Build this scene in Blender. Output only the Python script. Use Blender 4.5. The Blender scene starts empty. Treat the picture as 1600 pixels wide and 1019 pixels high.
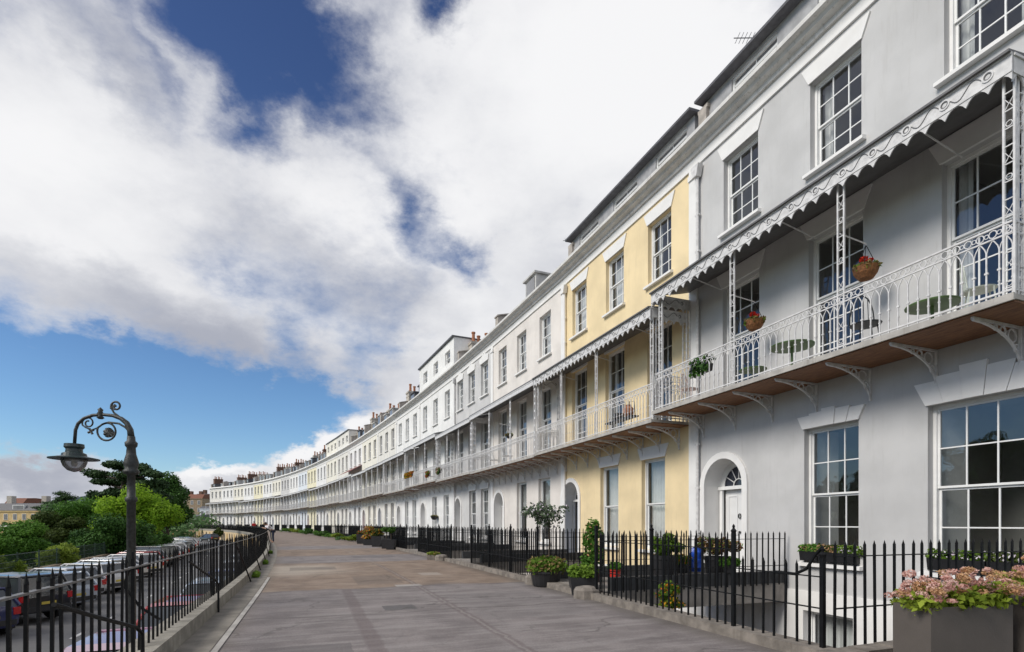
import bpy, math, random
import numpy as np
from mathutils import Vector, Matrix
rnd = random.Random(7)
SC = bpy.context.scene
COL = SC.collection
PI = math.pi

# ------------------------------------------------------------------ curve frame of the crescent
EYE = 1.45
D = 10.03
_S0, _DS, _N = -40.0, 0.25, 1100
_u = np.maximum(np.arange(_N) * _DS + _S0 - 10.4, 0)
_phi = 0.3566 + 3.146e-3 * _u - 4.816e-5 * _u**2 / 2 + 4.115e-7 * _u**3 / 3
_t = np.stack([-np.sin(_phi), np.cos(_phi)], 1)
_P = np.concatenate([[[0, 0]], np.cumsum((_t[:-1] + _t[1:]) / 2 * _DS, 0)])
_i0 = int(round(-_S0 / _DS))
_P = _P - _P[_i0] + np.array([math.cos(.3566), math.sin(.3566)]) * D

def fr(s, d, z=0.0):
    q = (s - _S0) / _DS
    i = int(min(max(math.floor(q), 0), _N - 2)); f = q - i
    p = _P[i] * (1 - f) + _P[i + 1] * f
    ph = _phi[i] * (1 - f) + _phi[i + 1] * f
    return Vector((p[0] + math.cos(ph) * (d - D), p[1] + math.sin(ph) * (d - D), z))
def heading(s):
    q = (s - _S0) / _DS
    i = int(min(max(math.floor(q), 0), _N - 2)); f = q - i
    return _phi[i] * (1 - f) + _phi[i + 1] * f + PI / 2
def at(px, py_or_none, Z, z=None):
    """world point seen at photo column px at depth Z"""
    X = (px - 800) / 841.3 * Z
    zz = z if z is not None else EYE + (818.3 - py_or_none) * Z / 841.3
    return Vector((X, Z, zz))

# ------------------------------------------------------------------ materials
def newmat(name):
    m = bpy.data.materials.new(name); m.use_nodes = True
    nt = m.node_tree
    for n in list(nt.nodes): nt.nodes.remove(n)
    out = nt.nodes.new('ShaderNodeOutputMaterial')
    return m, nt, out
def N(nt, t, **kw):
    n = nt.nodes.new(t)
    for k, v in kw.items():
        if hasattr(n, k) and not k[0].isupper(): setattr(n, k, v)
        else: n.inputs[k].default_value = v
    return n
def mixrgb(nt, fac, a, b, mode='MIX'):
    n = nt.nodes.new('ShaderNodeMix'); n.data_type = 'RGBA'; n.blend_type = mode
    for s, v in ((0, fac), (6, a), (7, b)):
        if isinstance(v, bpy.types.NodeSocket): nt.links.new(v, n.inputs[s])
        elif s == 0: n.inputs[0].default_value = v
        else: n.inputs[s].default_value = (*v, 1) if len(v) == 3 else v
    return n.outputs[2]
def ramp(nt, fac, lo, hi):
    n = nt.nodes.new('ShaderNodeMapRange'); n.interpolation_type = 'SMOOTHSTEP'
    n.inputs[1].default_value = lo; n.inputs[2].default_value = hi
    nt.links.new(fac, n.inputs[0]); return n.outputs[0]
def math_(nt, op, a, b=None, c=None):
    n = nt.nodes.new('ShaderNodeMath'); n.operation = op
    for i, v in enumerate((a, b, c)):
        if v is None: continue
        if isinstance(v, bpy.types.NodeSocket): nt.links.new(v, n.inputs[i])
        else: n.inputs[i].default_value = v
    return n.outputs[0]
def noise(nt, vec, scale, detail=4, rough=.55):
    n = N(nt, 'ShaderNodeTexNoise'); n.inputs['Scale'].default_value = scale
    n.inputs['Detail'].default_value = detail; n.inputs['Roughness'].default_value = rough
    if vec is not None: nt.links.new(vec, n.inputs['Vector'])
    return n
def mapping(nt, vec, scale=(1, 1, 1), loc=(0, 0, 0), rot=(0, 0, 0), typ='POINT'):
    n = nt.nodes.new('ShaderNodeMapping'); n.vector_type = typ
    n.inputs['Location'].default_value = loc; n.inputs['Rotation'].default_value = rot; n.inputs['Scale'].default_value = scale
    nt.links.new(vec, n.inputs['Vector']); return n.outputs[0]
_m = {}
def surf(name, col, rough=.7, var=.12, scale=3.0, bump=.0, bscale=60, metal=0.0, spec=.5, stain=0.0, stretch=(1, 1, 1), streak=0.0):
    """painted / stone / metal surface with real colour variation, fine bump and optional rain staining"""
    if name in _m: return _m[name]
    m, nt, out = newmat(name)
    tc = nt.nodes.new('ShaderNodeTexCoord')
    v = mapping(nt, tc.outputs['Object'], stretch)
    n1 = noise(nt, v, scale, 5)
    c = mixrgb(nt, ramp(nt, n1.outputs['Fac'], .3, .7), [x * (1 - var) for x in col], [min(1, x * (1 + var * .6)) for x in col])
    if stain > 0:
        v2 = mapping(nt, tc.outputs['Object'], (1.0, 1.0, .16))
        n2 = noise(nt, v2, 2.2, 6, .65)
        f = math_(nt, 'MULTIPLY', ramp(nt, n2.outputs['Fac'], .56, .8), stain)
        c = mixrgb(nt, f, c, [col[0] * .52, col[1] * .5, col[2] * .46])
    if streak > 0:
        v3 = mapping(nt, tc.outputs['Object'], (7, 7, .5))
        n3 = noise(nt, v3, 2.0, 4, .6)
        f = math_(nt, 'MULTIPLY', ramp(nt, n3.outputs['Fac'], .55, .75), streak)
        c = mixrgb(nt, f, c, [col[0] * .4, col[1] * .36, col[2] * .3])
    b = N(nt, 'ShaderNodeBsdfPrincipled'); b.inputs['Roughness'].default_value = rough; b.inputs['Metallic'].default_value = metal
    b.inputs['Specular IOR Level'].default_value = spec
    nt.links.new(c, b.inputs['Base Color'])
    if bump > 0:
        n4 = noise(nt, tc.outputs['Object'], bscale, 4)
        bp = N(nt, 'ShaderNodeBump'); bp.inputs['Strength'].default_value = bump; bp.inputs['Distance'].default_value = .02
        nt.links.new(n4.outputs['Fac'], bp.inputs['Height']); nt.links.new(bp.outputs[0], b.inputs['Normal'])
    nt.links.new(b.outputs[0], out.inputs[0])
    _m[name] = m; return m
def glassmat():
    m, nt, out = newmat('window_glass')
    tc = nt.nodes.new('ShaderNodeTexCoord')
    lw = N(nt, 'ShaderNodeLayerWeight'); lw.inputs[0].default_value = .5
    fac = math_(nt, 'MULTIPLY_ADD', math_(nt, 'POWER', lw.outputs['Facing'], 4.0), .86, .10)
    g = N(nt, 'ShaderNodeBsdfGlossy'); g.inputs['Roughness'].default_value = .02; g.inputs['Color'].default_value = (.92, .95, 1, 1)
    n1 = noise(nt, tc.outputs['Object'], 1.6, 2)
    bp = N(nt, 'ShaderNodeBump'); bp.inputs['Strength'].default_value = .12; bp.inputs['Distance'].default_value = .05
    nt.links.new(n1.outputs['Fac'], bp.inputs['Height']); nt.links.new(bp.outputs[0], g.inputs['Normal'])
    t = N(nt, 'ShaderNodeBsdfTransparent'); t.inputs[0].default_value = (.84, .87, .88, 1)
    mx = N(nt, 'ShaderNodeMixShader')
    nt.links.new(fac, mx.inputs[0]); nt.links.new(t.outputs[0], mx.inputs[1]); nt.links.new(g.outputs[0], mx.inputs[2])
    nt.links.new(mx.outputs[0], out.inputs[0]); return m
def leafmat(name, dark, light, trans=.35):
    if name in _m: return _m[name]
    m, nt, out = newmat(name)
    a = N(nt, 'ShaderNodeAttribute'); a.attribute_name = 'tint'
    c = mixrgb(nt, a.outputs['Fac'], dark, light)
    b = N(nt, 'ShaderNodeBsdfPrincipled'); b.inputs['Roughness'].default_value = .6; b.inputs['Specular IOR Level'].default_value = .12
    t = N(nt, 'ShaderNodeBsdfTranslucent')
    nt.links.new(c, b.inputs['Base Color']); nt.links.new(c, t.inputs['Color'])
    mx = N(nt, 'ShaderNodeMixShader'); mx.inputs[0].default_value = trans
    nt.links.new(b.outputs[0], mx.inputs[1]); nt.links.new(t.outputs[0], mx.inputs[2]); nt.links.new(mx.outputs[0], out.inputs[0])
    _m[name] = m; return m

GLASS = glassmat()
WHITE = surf('white_gloss_paint', (.80, .80, .79), .45, .05, 4, .03, 90)
IRONW = surf('white_painted_iron', (.66, .65, .645), .5, .16, 9, .05, 120)
STUCCO_W = surf('white_stucco_trim', (.80, .79, .775), .75, .05, 2, .1, 140, stain=.25)
SLATE = surf('roof_slate', (.10, .10, .11), .6, .25, 6, .2, 30)
LEAD = surf('lead_sheet', (.13, .128, .13), .55, .2, 3, .05, 30)
ROOM = surf('room_plaster', (.40, .385, .36), .9, .1, 1)
CURT = surf('curtain_cloth', (.72, .71, .69), .9, .06, 5)
BLIND = surf('blind_cloth', (.50, .49, .47), .9, .06, 5)
PLY = surf('brown_deck_boards', (.25, .115, .052), .7, .4, 6, .12, 40, stretch=(1, 6, 1))
IRONR = surf('worn_grey_top_rail', (.16, .155, .15), .5, .4, 14, .1, 60)
IRONB = surf('black_painted_iron', (.0065, .007, .008), .5, .4, 14, .12, 90, spec=.22)
LAMPM = surf('weathered_lamp_iron', (.035, .04, .04), .5, .5, 22, .35, 60, stain=.3)
STONE = surf('kerb_stone', (.215, .19, .165), .85, .35, 5, .4, 35, streak=.45)
COPING = surf('coping_stone', (.30, .28, .24), .85, .3, 4, .4, 30, streak=.5)
BRICK = surf('red_brick_stack', (.15, .085, .06), .85, .4, 9, .3, 25)
POTC = surf('terracotta', (.36, .15, .075), .75, .2, 8)
BLACKPOT = surf('black_planter', (.018, .018, .02), .45, .2, 6)
GREYTROUGH = surf('grey_brown_trough', (.095, .082, .072), .55, .08, 4, .05, 60)
SOIL = surf('potting_soil', (.05, .035, .022), .95, .3, 30)
BARK = surf('tree_bark', (.085, .065, .048), .9, .35, 8, .5, 18, stretch=(3, 3, .6))
FARGLASS = surf('distant_window_glass', (.20, .20, .21), .16, .25, .5)

# ------------------------------------------------------------------ mesh builder
class MB:
    def __init__(s): s.v = []; s.f = []; s.mi = []; s.uv = None; s.sm = False
    def quad(s, a, b, c, d, mi=0):
        i = len(s.v); s.v += [tuple(a), tuple(b), tuple(c), tuple(d)]; s.f.append((i, i + 1, i + 2, i + 3)); s.mi.append(mi)
    def poly(s, pts, mi=0):
        i = len(s.v); s.v += [tuple(p) for p in pts]; s.f.append(tuple(range(i, i + len(pts)))); s.mi.append(mi)
    def box(s, x0, x1, y0, y1, z0, z1, mi=0):
        i = len(s.v)
        s.v += [(x0, y0, z0), (x1, y0, z0), (x1, y1, z0), (x0, y1, z0), (x0, y0, z1), (x1, y0, z1), (x1, y1, z1), (x0, y1, z1)]
        for q in ((0, 3, 2, 1), (4, 5, 6, 7), (0, 1, 5, 4), (1, 2, 6, 5), (2, 3, 7, 6), (3, 0, 4, 7)):
            s.f.append(tuple(i + k for k in q)); s.mi.append(mi)
    def xbox(s, M, sx, sy, sz, mi=0):
        """box centred on x,y with its base at z=0 of matrix M"""
        i = len(s.v)
        for z in (0, sz):
            for x, y in ((-sx / 2, -sy / 2), (sx / 2, -sy / 2), (sx / 2, sy / 2), (-sx / 2, sy / 2)):
                s.v.append(tuple(M @ Vector((x, y, z))))
        for q in ((0, 3, 2, 1), (4, 5, 6, 7), (0, 1, 5, 4), (1, 2, 6, 5), (2, 3, 7, 6), (3, 0, 4, 7)):
            s.f.append(tuple(i + k for k in q)); s.mi.append(mi)
    def tube(s, pts, r, n=6, closed=False, cap=True, mi=0):
        pts = [Vector(p) for p in pts]; m = len(pts)
        rs = r if isinstance(r, (list, tuple)) else [r] * m
        i0 = len(s.v); up = None
        for k, p in enumerate(pts):
            if closed: t = pts[(k + 1) % m] - pts[k - 1]
            else: t = pts[min(k + 1, m - 1)] - pts[max(k - 1, 0)]
            if t.length < 1e-9: t = Vector((0, 0, 1))
            t.normalize()
            if up is None:
                up = Vector((0, 0, 1)) if abs(t.z) < .9 else Vector((1, 0, 0))
            b = t.cross(up)
            if b.length < 1e-6: b = t.cross(Vector((0, 1, 0)))
            b.normalize(); up2 = b.cross(t).normalized(); up = up2
            for j in range(n):
                a = 2 * PI * (j + .5) / n
                s.v.append(tuple(p + (b * math.cos(a) + up2 * math.sin(a)) * rs[k]))
        for k in range(m if closed else m - 1):
            for j in range(n):
                a = i0 + k * n + j; b = i0 + k * n + (j + 1) % n
                c = i0 + ((k + 1) % m) * n + (j + 1) % n; d = i0 + ((k + 1) % m) * n + j
                s.f.append((a, b, c, d)); s.mi.append(mi)
        if cap and not closed:
            s.f.append(tuple(i0 + j for j in reversed(range(n)))); s.mi.append(mi)
            s.f.append(tuple(i0 + (m - 1) * n + j for j in range(n))); s.mi.append(mi)
    def lathe(s, prof, c=(0, 0, 0), n=16, mi=0, sx=1, sy=1):
        i0 = len(s.v); c = Vector(c)
        for r, z in prof:
            for j in range(n):
                a = 2 * PI * j / n
                s.v.append((c.x + r * sx * math.cos(a), c.y + r * sy * math.sin(a), c.z + z))
        for k in range(len(prof) - 1):
            for j in range(n):
                s.f.append((i0 + k * n + j, i0 + k * n + (j + 1) % n, i0 + (k + 1) * n + (j + 1) % n, i0 + (k + 1) * n + j)); s.mi.append(mi)
        s.f.append(tuple(i0 + j for j in reversed(range(n)))); s.mi.append(mi)
        s.f.append(tuple(i0 + (len(prof) - 1) * n + j for j in range(n))); s.mi.append(mi)
    def prism_y(s, poly, y0, y1, mi=0):
        """poly in (x,z), extruded from y0 to y1 (y1 is the outer face)"""
        n = len(poly); i = len(s.v)
        s.v += [(x, y0, z) for x, z in poly] + [(x, y1, z) for x, z in poly]
        s.f.append(tuple(i + k for k in range(n))); s.mi.append(mi)
        s.f.append(tuple(i + n + k for k in reversed(range(n)))); s.mi.append(mi)
        for k in range(n):
            a, b = i + k, i + (k + 1) % n
            s.f.append((a, a + n, b + n, b)); s.mi.append(mi)
    def prism_x(s, poly, x0, x1, mi=0):
        """poly in (y,z), extruded along x"""
        n = len(poly); i = len(s.v)
        s.v += [(x0, y, z) for y, z in poly] + [(x1, y, z) for y, z in poly]
        s.f.append(tuple(i + k for k in reversed(range(n)))); s.mi.append(mi)
        s.f.append(tuple(i + n + k for k in range(n))); s.mi.append(mi)
        for k in range(n):
            a, b = i + k, i + (k + 1) % n
            s.f.append((a, b, b + n, a + n)); s.mi.append(mi)
    def mesh(s, name, mats, smooth=False, fix=True):
        me = bpy.data.meshes.new(name)
        me.from_pydata(s.v, [], s.f)
        for m in mats: me.materials.append(m)
        if len(mats) > 1: me.polygons.foreach_set('material_index', s.mi)
        if s.uv is not None:
            l = me.uv_layers.new(name='UVMap')
            vi = np.zeros(len(me.loops), np.int32); me.loops.foreach_get('vertex_index', vi)
            l.data.foreach_set('uv', np.array(s.uv, np.float32)[vi].ravel())
        if smooth: me.polygons.foreach_set('use_smooth', [True] * len(me.polygons))
        if fix:
            import bmesh
            bm = bmesh.new(); bm.from_mesh(me); bmesh.ops.recalc_face_normals(bm, faces=bm.faces); bm.to_mesh(me); bm.free()
        me.update(); return me
    def obj(s, name, mat, parent=None, world=False, smooth=False, fix=True):
        if world and parent is not None:
            L = parent.location
            s.v = [(x - L.x, y - L.y, z - L.z) for x, y, z in s.v]
        mats = mat if isinstance(mat, (list, tuple)) else [mat]
        return link(name, s.mesh(name, mats, smooth, fix), parent)
def link(name, me, parent=None, mat=None):
    o = bpy.data.objects.new(name, me); COL.objects.link(o)
    if parent is not None: o.parent = parent
    if mat is not None:
        o.material_slots[0].link = 'OBJECT'; o.material_slots[0].material = mat
    return o
def tag(o, label=None, cat=None, group=None, kind=None):
    if label: o['label'] = label
    if cat: o['category'] = cat
    if group: o['group'] = group
    if kind: o['kind'] = kind
    return o
def thing(name, label, cat, loc=(0, 0, 0), rz=0.0, group=None):
    o = bpy.data.objects.new(name, None); COL.objects.link(o)
    o.empty_display_size = .2; o.location = loc; o.rotation_euler = (0, 0, rz)
    return tag(o, label, cat, group)
_cache = {}
def cached(key, fn):
    if key not in _cache: _cache[key] = fn()
    return _cache[key]

# ------------------------------------------------------------------ foliage: many small leaf faces
def leaves(blobs, n, size, seed=1, flat=0.0, shell=.55, aspect=.55):
    r = np.random.default_rng(seed)
    B = np.array([b[:6] for b in blobs], float)
    w = B[:, 3] * B[:, 4] * B[:, 5]; w = w ** .67; w /= w.sum()
    k = r.choice(len(B), n, p=w)
    d = r.normal(size=(n, 3)); d /= np.linalg.norm(d, axis=1)[:, None]
    rad = shell + (1 - shell) * r.random(n) ** .6
    rad *= 1 + r.normal(size=n) * .07
    c = B[k, :3] + d * B[k, 3:6] * rad[:, None]
    nm = d + r.normal(size=(n, 3)) * .75; nm[:, 2] += .35
    nm[:, :2] *= (1 - flat); nm /= np.linalg.norm(nm, axis=1)[:, None]
    a = r.normal(size=(n, 3)); t = np.cross(nm, a); t /= np.linalg.norm(t, axis=1)[:, None]
    b = np.cross(nm, t)
    sz = size * (.6 + .8 * r.random(n))[:, None]
    v = np.stack([c - t * sz, c + b * sz * aspect, c + t * sz, c - b * sz * aspect], 1).reshape(-1, 3)
    clump = r.random(len(B))[k]
    tint = np.clip(.55 * r.random(n) + .45 * clump, 0, 1)
    return v, tint
def leafmesh(name, v, tint, mat):
    n = len(v) // 4
    me = bpy.data.meshes.new(name)
    me.vertices.add(n * 4); me.vertices.foreach_set('co', v.astype(np.float32).ravel())
    me.loops.add(n * 4); me.loops.foreach_set('vertex_index', np.arange(n * 4, dtype=np.int32))
    me.polygons.add(n); me.polygons.foreach_set('loop_start', np.arange(n, dtype=np.int32) * 4)
    try: me.polygons.foreach_set('loop_total', np.full(n, 4, np.int32))
    except Exception: pass
    at_ = me.attributes.new('tint', 'FLOAT', 'FACE'); at_.data.foreach_set('value', tint.astype(np.float32))
    me.materials.append(mat); me.update(calc_edges=True); me.validate()
    return me
def sub_blobs(c, r, k, seed, sub=.42, low=-.35):
    q = random.Random(seed); out = [(c[0], c[1], c[2], r[0] * .66, r[1] * .66, r[2] * .66)]
    for _ in range(k):
        z = q.uniform(low, 1); a = q.uniform(0, 2 * PI); h = math.sqrt(max(0, 1 - z * z)); f = q.uniform(.5, 1.0); ss = sub * q.uniform(.5, 1.35)
        out.append((c[0] + r[0] * h * math.cos(a) * f, c[1] + r[1] * h * math.sin(a) * f, c[2] + r[2] * z * f, r[0] * ss, r[1] * ss, r[2] * ss * .85))
    return out
# ------------------------------------------------------------------ terraced houses
Z_DECK, Z_CAN = 4.52, 7.72
Z_FR0, Z_FR1, Z_COR = 11.35, 11.65, 12.05
PROJ = 1.25

def wallgrid(mb, x0, x1, z0, z1, y, ops, mi=0):
    xs = sorted({x0, x1, *[o['x'] - o['w'] / 2 for o in ops], *[o['x'] + o['w'] / 2 for o in ops]})
    zs = sorted({z0, z1, *[max(o['z0'], z0) for o in ops], *[min(o['z1'], z1) for o in ops]})
    xs = [x for x in xs if x0 - 1e-6 <= x <= x1 + 1e-6]; zs = [z for z in zs if z0 - 1e-6 <= z <= z1 + 1e-6]
    for a, b in zip(xs, xs[1:]):
        for c, d in zip(zs, zs[1:]):
            mx, mz = (a + b) / 2, (c + d) / 2
            if any(abs(mx - o['x']) < o['w'] / 2 and o['z0'] < mz < o['z1'] for o in ops): continue
            mb.quad((a, y, c), (b, y, c), (b, y, d), (a, y, d), mi)
    for o in ops:
        a, b, c, d, r = o['x'] - o['w'] / 2, o['x'] + o['w'] / 2, o['z0'], o['z1'], o['r']
        if c < z0 - 1e-6 or d > z1 + 1e-6: continue
        ri = o.get('rmi', mi)
        if o.get('arch'):
            R = o['w'] / 2; sp = d - R; n = 12
            arc = [(o['x'] - R * math.cos(PI * k / n), sp + R * math.sin(PI * k / n)) for k in range(n + 1)]
            for k in range(n):
                (ax, az), (bx, bz) = arc[k], arc[k + 1]
                mb.quad((ax, y, az), (bx, y, bz), (bx, y, d), (ax, y, d), mi)
                mb.quad((ax, y, az), (ax, y - r, az), (bx, y - r, bz), (bx, y, bz), ri)
            zt = sp
        else:
            zt = d; mb.quad((a, y, d), (b, y, d), (b, y - r, d), (a, y - r, d), ri)
        mb.quad((a, y, c), (a, y, zt), (a, y - r, zt), (a, y - r, c), ri)
        mb.quad((b, y, c), (b, y - r, c), (b, y - r, zt), (b, y, zt), ri)
        mb.quad((a, y, c), (a, y - r, c), (b, y - r, c), (b, y, c), ri)

def window_mesh(w, h, nx, ny, mid, lod):
    """sash frame with glazing bars; local x centred, z from 0, outer face y=0"""
    mb = MB(); f = .055
    for a, b in ((-w / 2, -w / 2 + f), (w / 2 - f, w / 2)): mb.box(a, b, -.11, 0, 0, h)
    mb.box(-w / 2 + f, w / 2 - f, -.11, 0, h - f, h); mb.box(-w / 2 + f, w / 2 - f, -.11, 0, 0, f * 1.4)
    zm = f + (h - 2 * f) * mid
    x0, x1 = -w / 2 + f, w / 2 - f
    if lod < 2:
        for (za, zb, yo, n) in ((zm, h - f, -.035, ny - ny // 2 if mid < .5 else max(1, round(ny * (1 - mid)))), (f * 1.4, zm, -.075, max(1, round(ny * mid)))):
            s = .038
            for a, b in ((x0, x0 + s), (x1 - s, x1)): mb.box(a, b, yo - .03, yo, za, zb)
            mb.box(x0 + s, x1 - s, yo - .03, yo, zb - s, zb); mb.box(x0 + s, x1 - s, yo - .03, yo, za, za + s)
            for k in range(1, nx):
                x = x0 + (x1 - x0) * k / nx; mb.box(x - .012, x + .012, yo - .026, yo - .004, za + s, zb - s)
            for k in range(1, n):
                z = za + (zb - za) * k / n; mb.box(x0 + s, x1 - s, yo - .024, yo - .006, z - .011, z + .011)
    else:
        mb.box(x0, x1, -.09, -.03, zm - .035, zm + .035)
        mb.box(-.015, .015, -.07, -.05, f * 1.4, h - f)
    return mb.mesh('sash_frame', [WHITE])
def pane_mesh(w, h, mid, lod, nx=3, ny=4):
    mb = MB(); f = .055; zm = f + (h - 2 * f) * mid
    if lod < 2:
        q = random.Random(int(w * 1000 + h * 77))
        for (z0, z1, y, n) in ((zm, h - f, -.05, max(1, round(ny * (1 - mid)))), (f, zm, -.09, max(1, round(ny * mid)))):
            for a in range(nx):
                for b in range(n):
                    xa, xb = w / 2 - f - (w - 2 * f) * a / nx, w / 2 - f - (w - 2 * f) * (a + 1) / nx; za, zb = z0 + (z1 - z0) * b / n, z0 + (z1 - z0) * (b + 1) / n
                    t, u = q.uniform(-.0035, .0035), q.uniform(-.0035, .0035)
                    mb.quad((xa, y + t, za), (xb, y - t, za), (xb, y - t + u, zb), (xa, y + t + u, zb))
        return mb.mesh('pane', [GLASS], fix=False)
    mb.box(-w / 2 + f, w / 2 - f, -.10, -.06, f, h - f)
    return mb.mesh('pane', [FARGLASS])
def room_mesh(w, h):
    mb = MB(); a, b, c, d, y0, y1 = -w / 2 - .35, w / 2 + .35, -.3, h + .25, -.14, -2.6
    mb.quad((a, y1, c), (b, y1, c), (b, y1, d), (a, y1, d)); mb.quad((a, y0, c), (a, y1, c), (a, y1, d), (a, y0, d))
    mb.quad((b, y0, c), (b, y0, d), (b, y1, d), (b, y1, c)); mb.quad((a, y0, d), (a, y1, d), (b, y1, d), (b, y0, d)); mb.quad((a, y0, c), (b, y0, c), (b, y1, c), (a, y1, c))
    # inner face of the wall round the opening
    W2 = w / 2
    for q in (((a, c), (-W2, d)), ((W2, c), (b, d)), ((-W2, c), (W2, 0)), ((-W2, h), (W2, d))):
        mb.quad((q[0][0], y0, q[0][1]), (q[1][0], y0, q[0][1]), (q[1][0], y0, q[1][1]), (q[0][0], y0, q[1][1]))
    return mb.mesh('room_lining', [ROOM], fix=False)
def curtain_mesh(w, h, kind):
    mb = MB(); q = random.Random(int(w * 100 + h * 10 + kind))
    def drape(x0, x1, z0, z1, y=-.26, amp=.03, k=None):
        n = max(6, int((x1 - x0) / .025)); pts = []
        for i in range(n + 1):
            x = x0 + (x1 - x0) * i / n; pts.append((x, y + amp * math.sin(i * 1.15) + q.uniform(-.006, .006)))
        for (xa, ya), (xb, yb) in zip(pts, pts[1:]): mb.quad((xa, ya, z0), (xb, yb, z0), (xb, yb, z1), (xa, ya, z1))
    if kind == 1: drape(-w / 2, w / 2, 0.02, h)
    elif kind == 21: drape(-w / 2, -w / 2 + w * .24, .02, h)
    elif kind == 22: drape(w / 2 - w * .2, w / 2, .02, h)
    elif kind == 3: mb.quad((-w / 2, -.2, h * .55), (w / 2, -.2, h * .55), (w / 2, -.2, h), (-w / 2, -.2, h))
    elif kind in (41, 42):   # folded shutters standing in the window splay
        for sx in ((-1,) if kind == 41 else (1,)):
            for k, (xa, xb, ya, yb) in enumerate(((.5, .43, -.15, -.78),)):
                for za, zb in ((.03, h - .02),):
                    mb.quad((sx * w * xa, ya, za), (sx * w * xb, yb, za), (sx * w * xb, yb, zb), (sx * w * xa, ya, zb))
    elif kind == 5: drape(-w / 2, w / 2, .02, h, amp=.018); 
    return mb.mesh('curtain', [BLIND if kind == 3 else CURT], fix=False)

def lintel_mesh(w, kind):
    mb = MB(); h = w / 2
    if kind == 'splay':
        mb.prism_y([(-h - .02, 0), (h + .02, 0), (h + .19, .38), (-h - .19, .38)], -.02, .035)
    elif kind == 'voussoir':
        n = 5; tops = [.40, .47, .56, .47, .40] if w > 1.3 else [.27, .31, .36, .31, .27]
        for k in range(n):
            a0, a1 = -h - .02 + (w + .04) * k / n, -h - .02 + (w + .04) * (k + 1) / n
            sp = (w + .46) / (w + .04); b0, b1 = a0 * sp, a1 * sp
            t = tops[k]; g = .004
            mb.prism_y([(a0 + g, 0), (a1 - g, 0), (a1 + (b1 - a1) * t / .45 - g, t), (a0 + (b0 - a0) * t / .45 + g, t)], -.02, .045 + (.02 if k == 2 else 0) + (.008 if k % 2 else 0))
    elif kind == 'hood':
        mb.prism_y([(-h - .08, 0), (h + .08, 0), (h + .16, .3), (h * .4, .46), (0, .54), (-h * .4, .46), (-h - .16, .3)], -.02, .05)
    return mb.mesh('lintel', [STUCCO_W])
def sill_mesh(w):
    mb = MB(); mb.prism_x([(-.02, -.09), (.115, -.09), (.115, -.025), (-.02, 0.0)], -w / 2 - .1, w / 2 + .1)
    return mb.mesh('sill', [STUCCO_W])

def add_window(root, x, z0, w, h, nx, ny, mid, lod, reveal, lintel=None, sill=True, curtain=0, label=None):
    o = link('window', cached(('win', w, h, nx, ny, mid, lod), lambda: window_mesh(w, h, nx, ny, mid, lod)), root)
    o.location = (x, -reveal, z0)
    if label: o['label'] = label
    link('pane', cached(('pane', w, h, mid, lod, nx, ny), lambda: pane_mesh(w, h, mid, lod, nx, ny)), o)
    if lod < 2:
        link('room_lining', cached(('room', w, h), lambda: room_mesh(w, h)), o)
    if curtain and lod < 2:
        for kd in {2: (21, 22), 4: (41, 42)}.get(curtain, (curtain,)):
            link('shutter' if kd > 40 else 'blind' if kd == 3 else 'curtain', cached(('cur', w, h, kd), lambda: curtain_mesh(w, h, kd)), o)
    if lintel:
        l = link('lintel', cached(('lin', w, lintel), lambda: lintel_mesh(w, lintel)), o); l.location = (0, reveal, h)
    if sill:
        l = link('sill', cached(('sill', w), lambda: sill_mesh(w)), o); l.location = (0, reveal, 0)
    return o

def rail_mesh(W, lod):
    """balcony railing along x in [0,W] (y centred 0), base z=0"""
    mb = MB()
    mb.box(0, W, -.014, .014, .07, .095)
    if lod == 0:
        mb.box(0, W, -.016, .016, .99, 1.015); mb.box(0, W, -.012, .012, .845, .865)
        n = max(2, round(W / .15)); p = W / n
        for k in range(n + 1):
            x = k * p; mb.box(x - .0085, x + .0085, -.0085, .0085, .0, .70 if k < n else .845)
            mb.box(x - .022, x + .022, -.014, .014, .40, .425); mb.box(x - .013, x + .013, -.013, .013, .24, .262)
        for k in range(n):
            x = k * p   # pointed arch over every second gap pair and a ring in the frieze
            pts = [(x, 0, .68), (x + p * .12, 0, .75), (x + p * .34, 0, .81), (x + p * .5, 0, .845)]
            mb.tube(pts, .0085, 4, cap=False); mb.tube([(2 * x + p - q[0], 0, q[2]) for q in pts], .0085, 4, cap=False)
            cx = x + p / 2
            mb.tube([(cx + .048 * math.cos(a * PI / 4), 0, .927 + .052 * math.sin(a * PI / 4)) for a in range(8)], .0085, 4, closed=True)
            mb.tube([(x - .0 + .028 * math.cos(a * PI / 3), 0, .927 + .03 * math.sin(a * PI / 3)) for a in range(6)], .007, 4, closed=True)
    else:
        mb.box(0, W, -.02, .02, .97, 1.0)
        n = max(2, round(W / (.17 if lod == 1 else .22))); p = W / n; r = .0075 if lod == 1 else .011
        for k in range(n + 1):
            x = k * p; mb.box(x - r, x + r, -r, r, 0, .97)
        if lod == 1:
            mb.box(0, W, -.012, .012, .83, .85)
            for k in range(n):
                x = k * p; mb.tube([(x, 0, .70), (x + p / 2, 0, .83), (x + p, 0, .70)], .009, 4, cap=False)
                mb.tube([(x, 0, .85), (x + p, 0, .97)], .006, 4, cap=False); mb.tube([(x, 0, .97), (x + p, 0, .85)], .006, 4, cap=False)
    return mb.mesh('balcony_railing', [IRONW])
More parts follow.
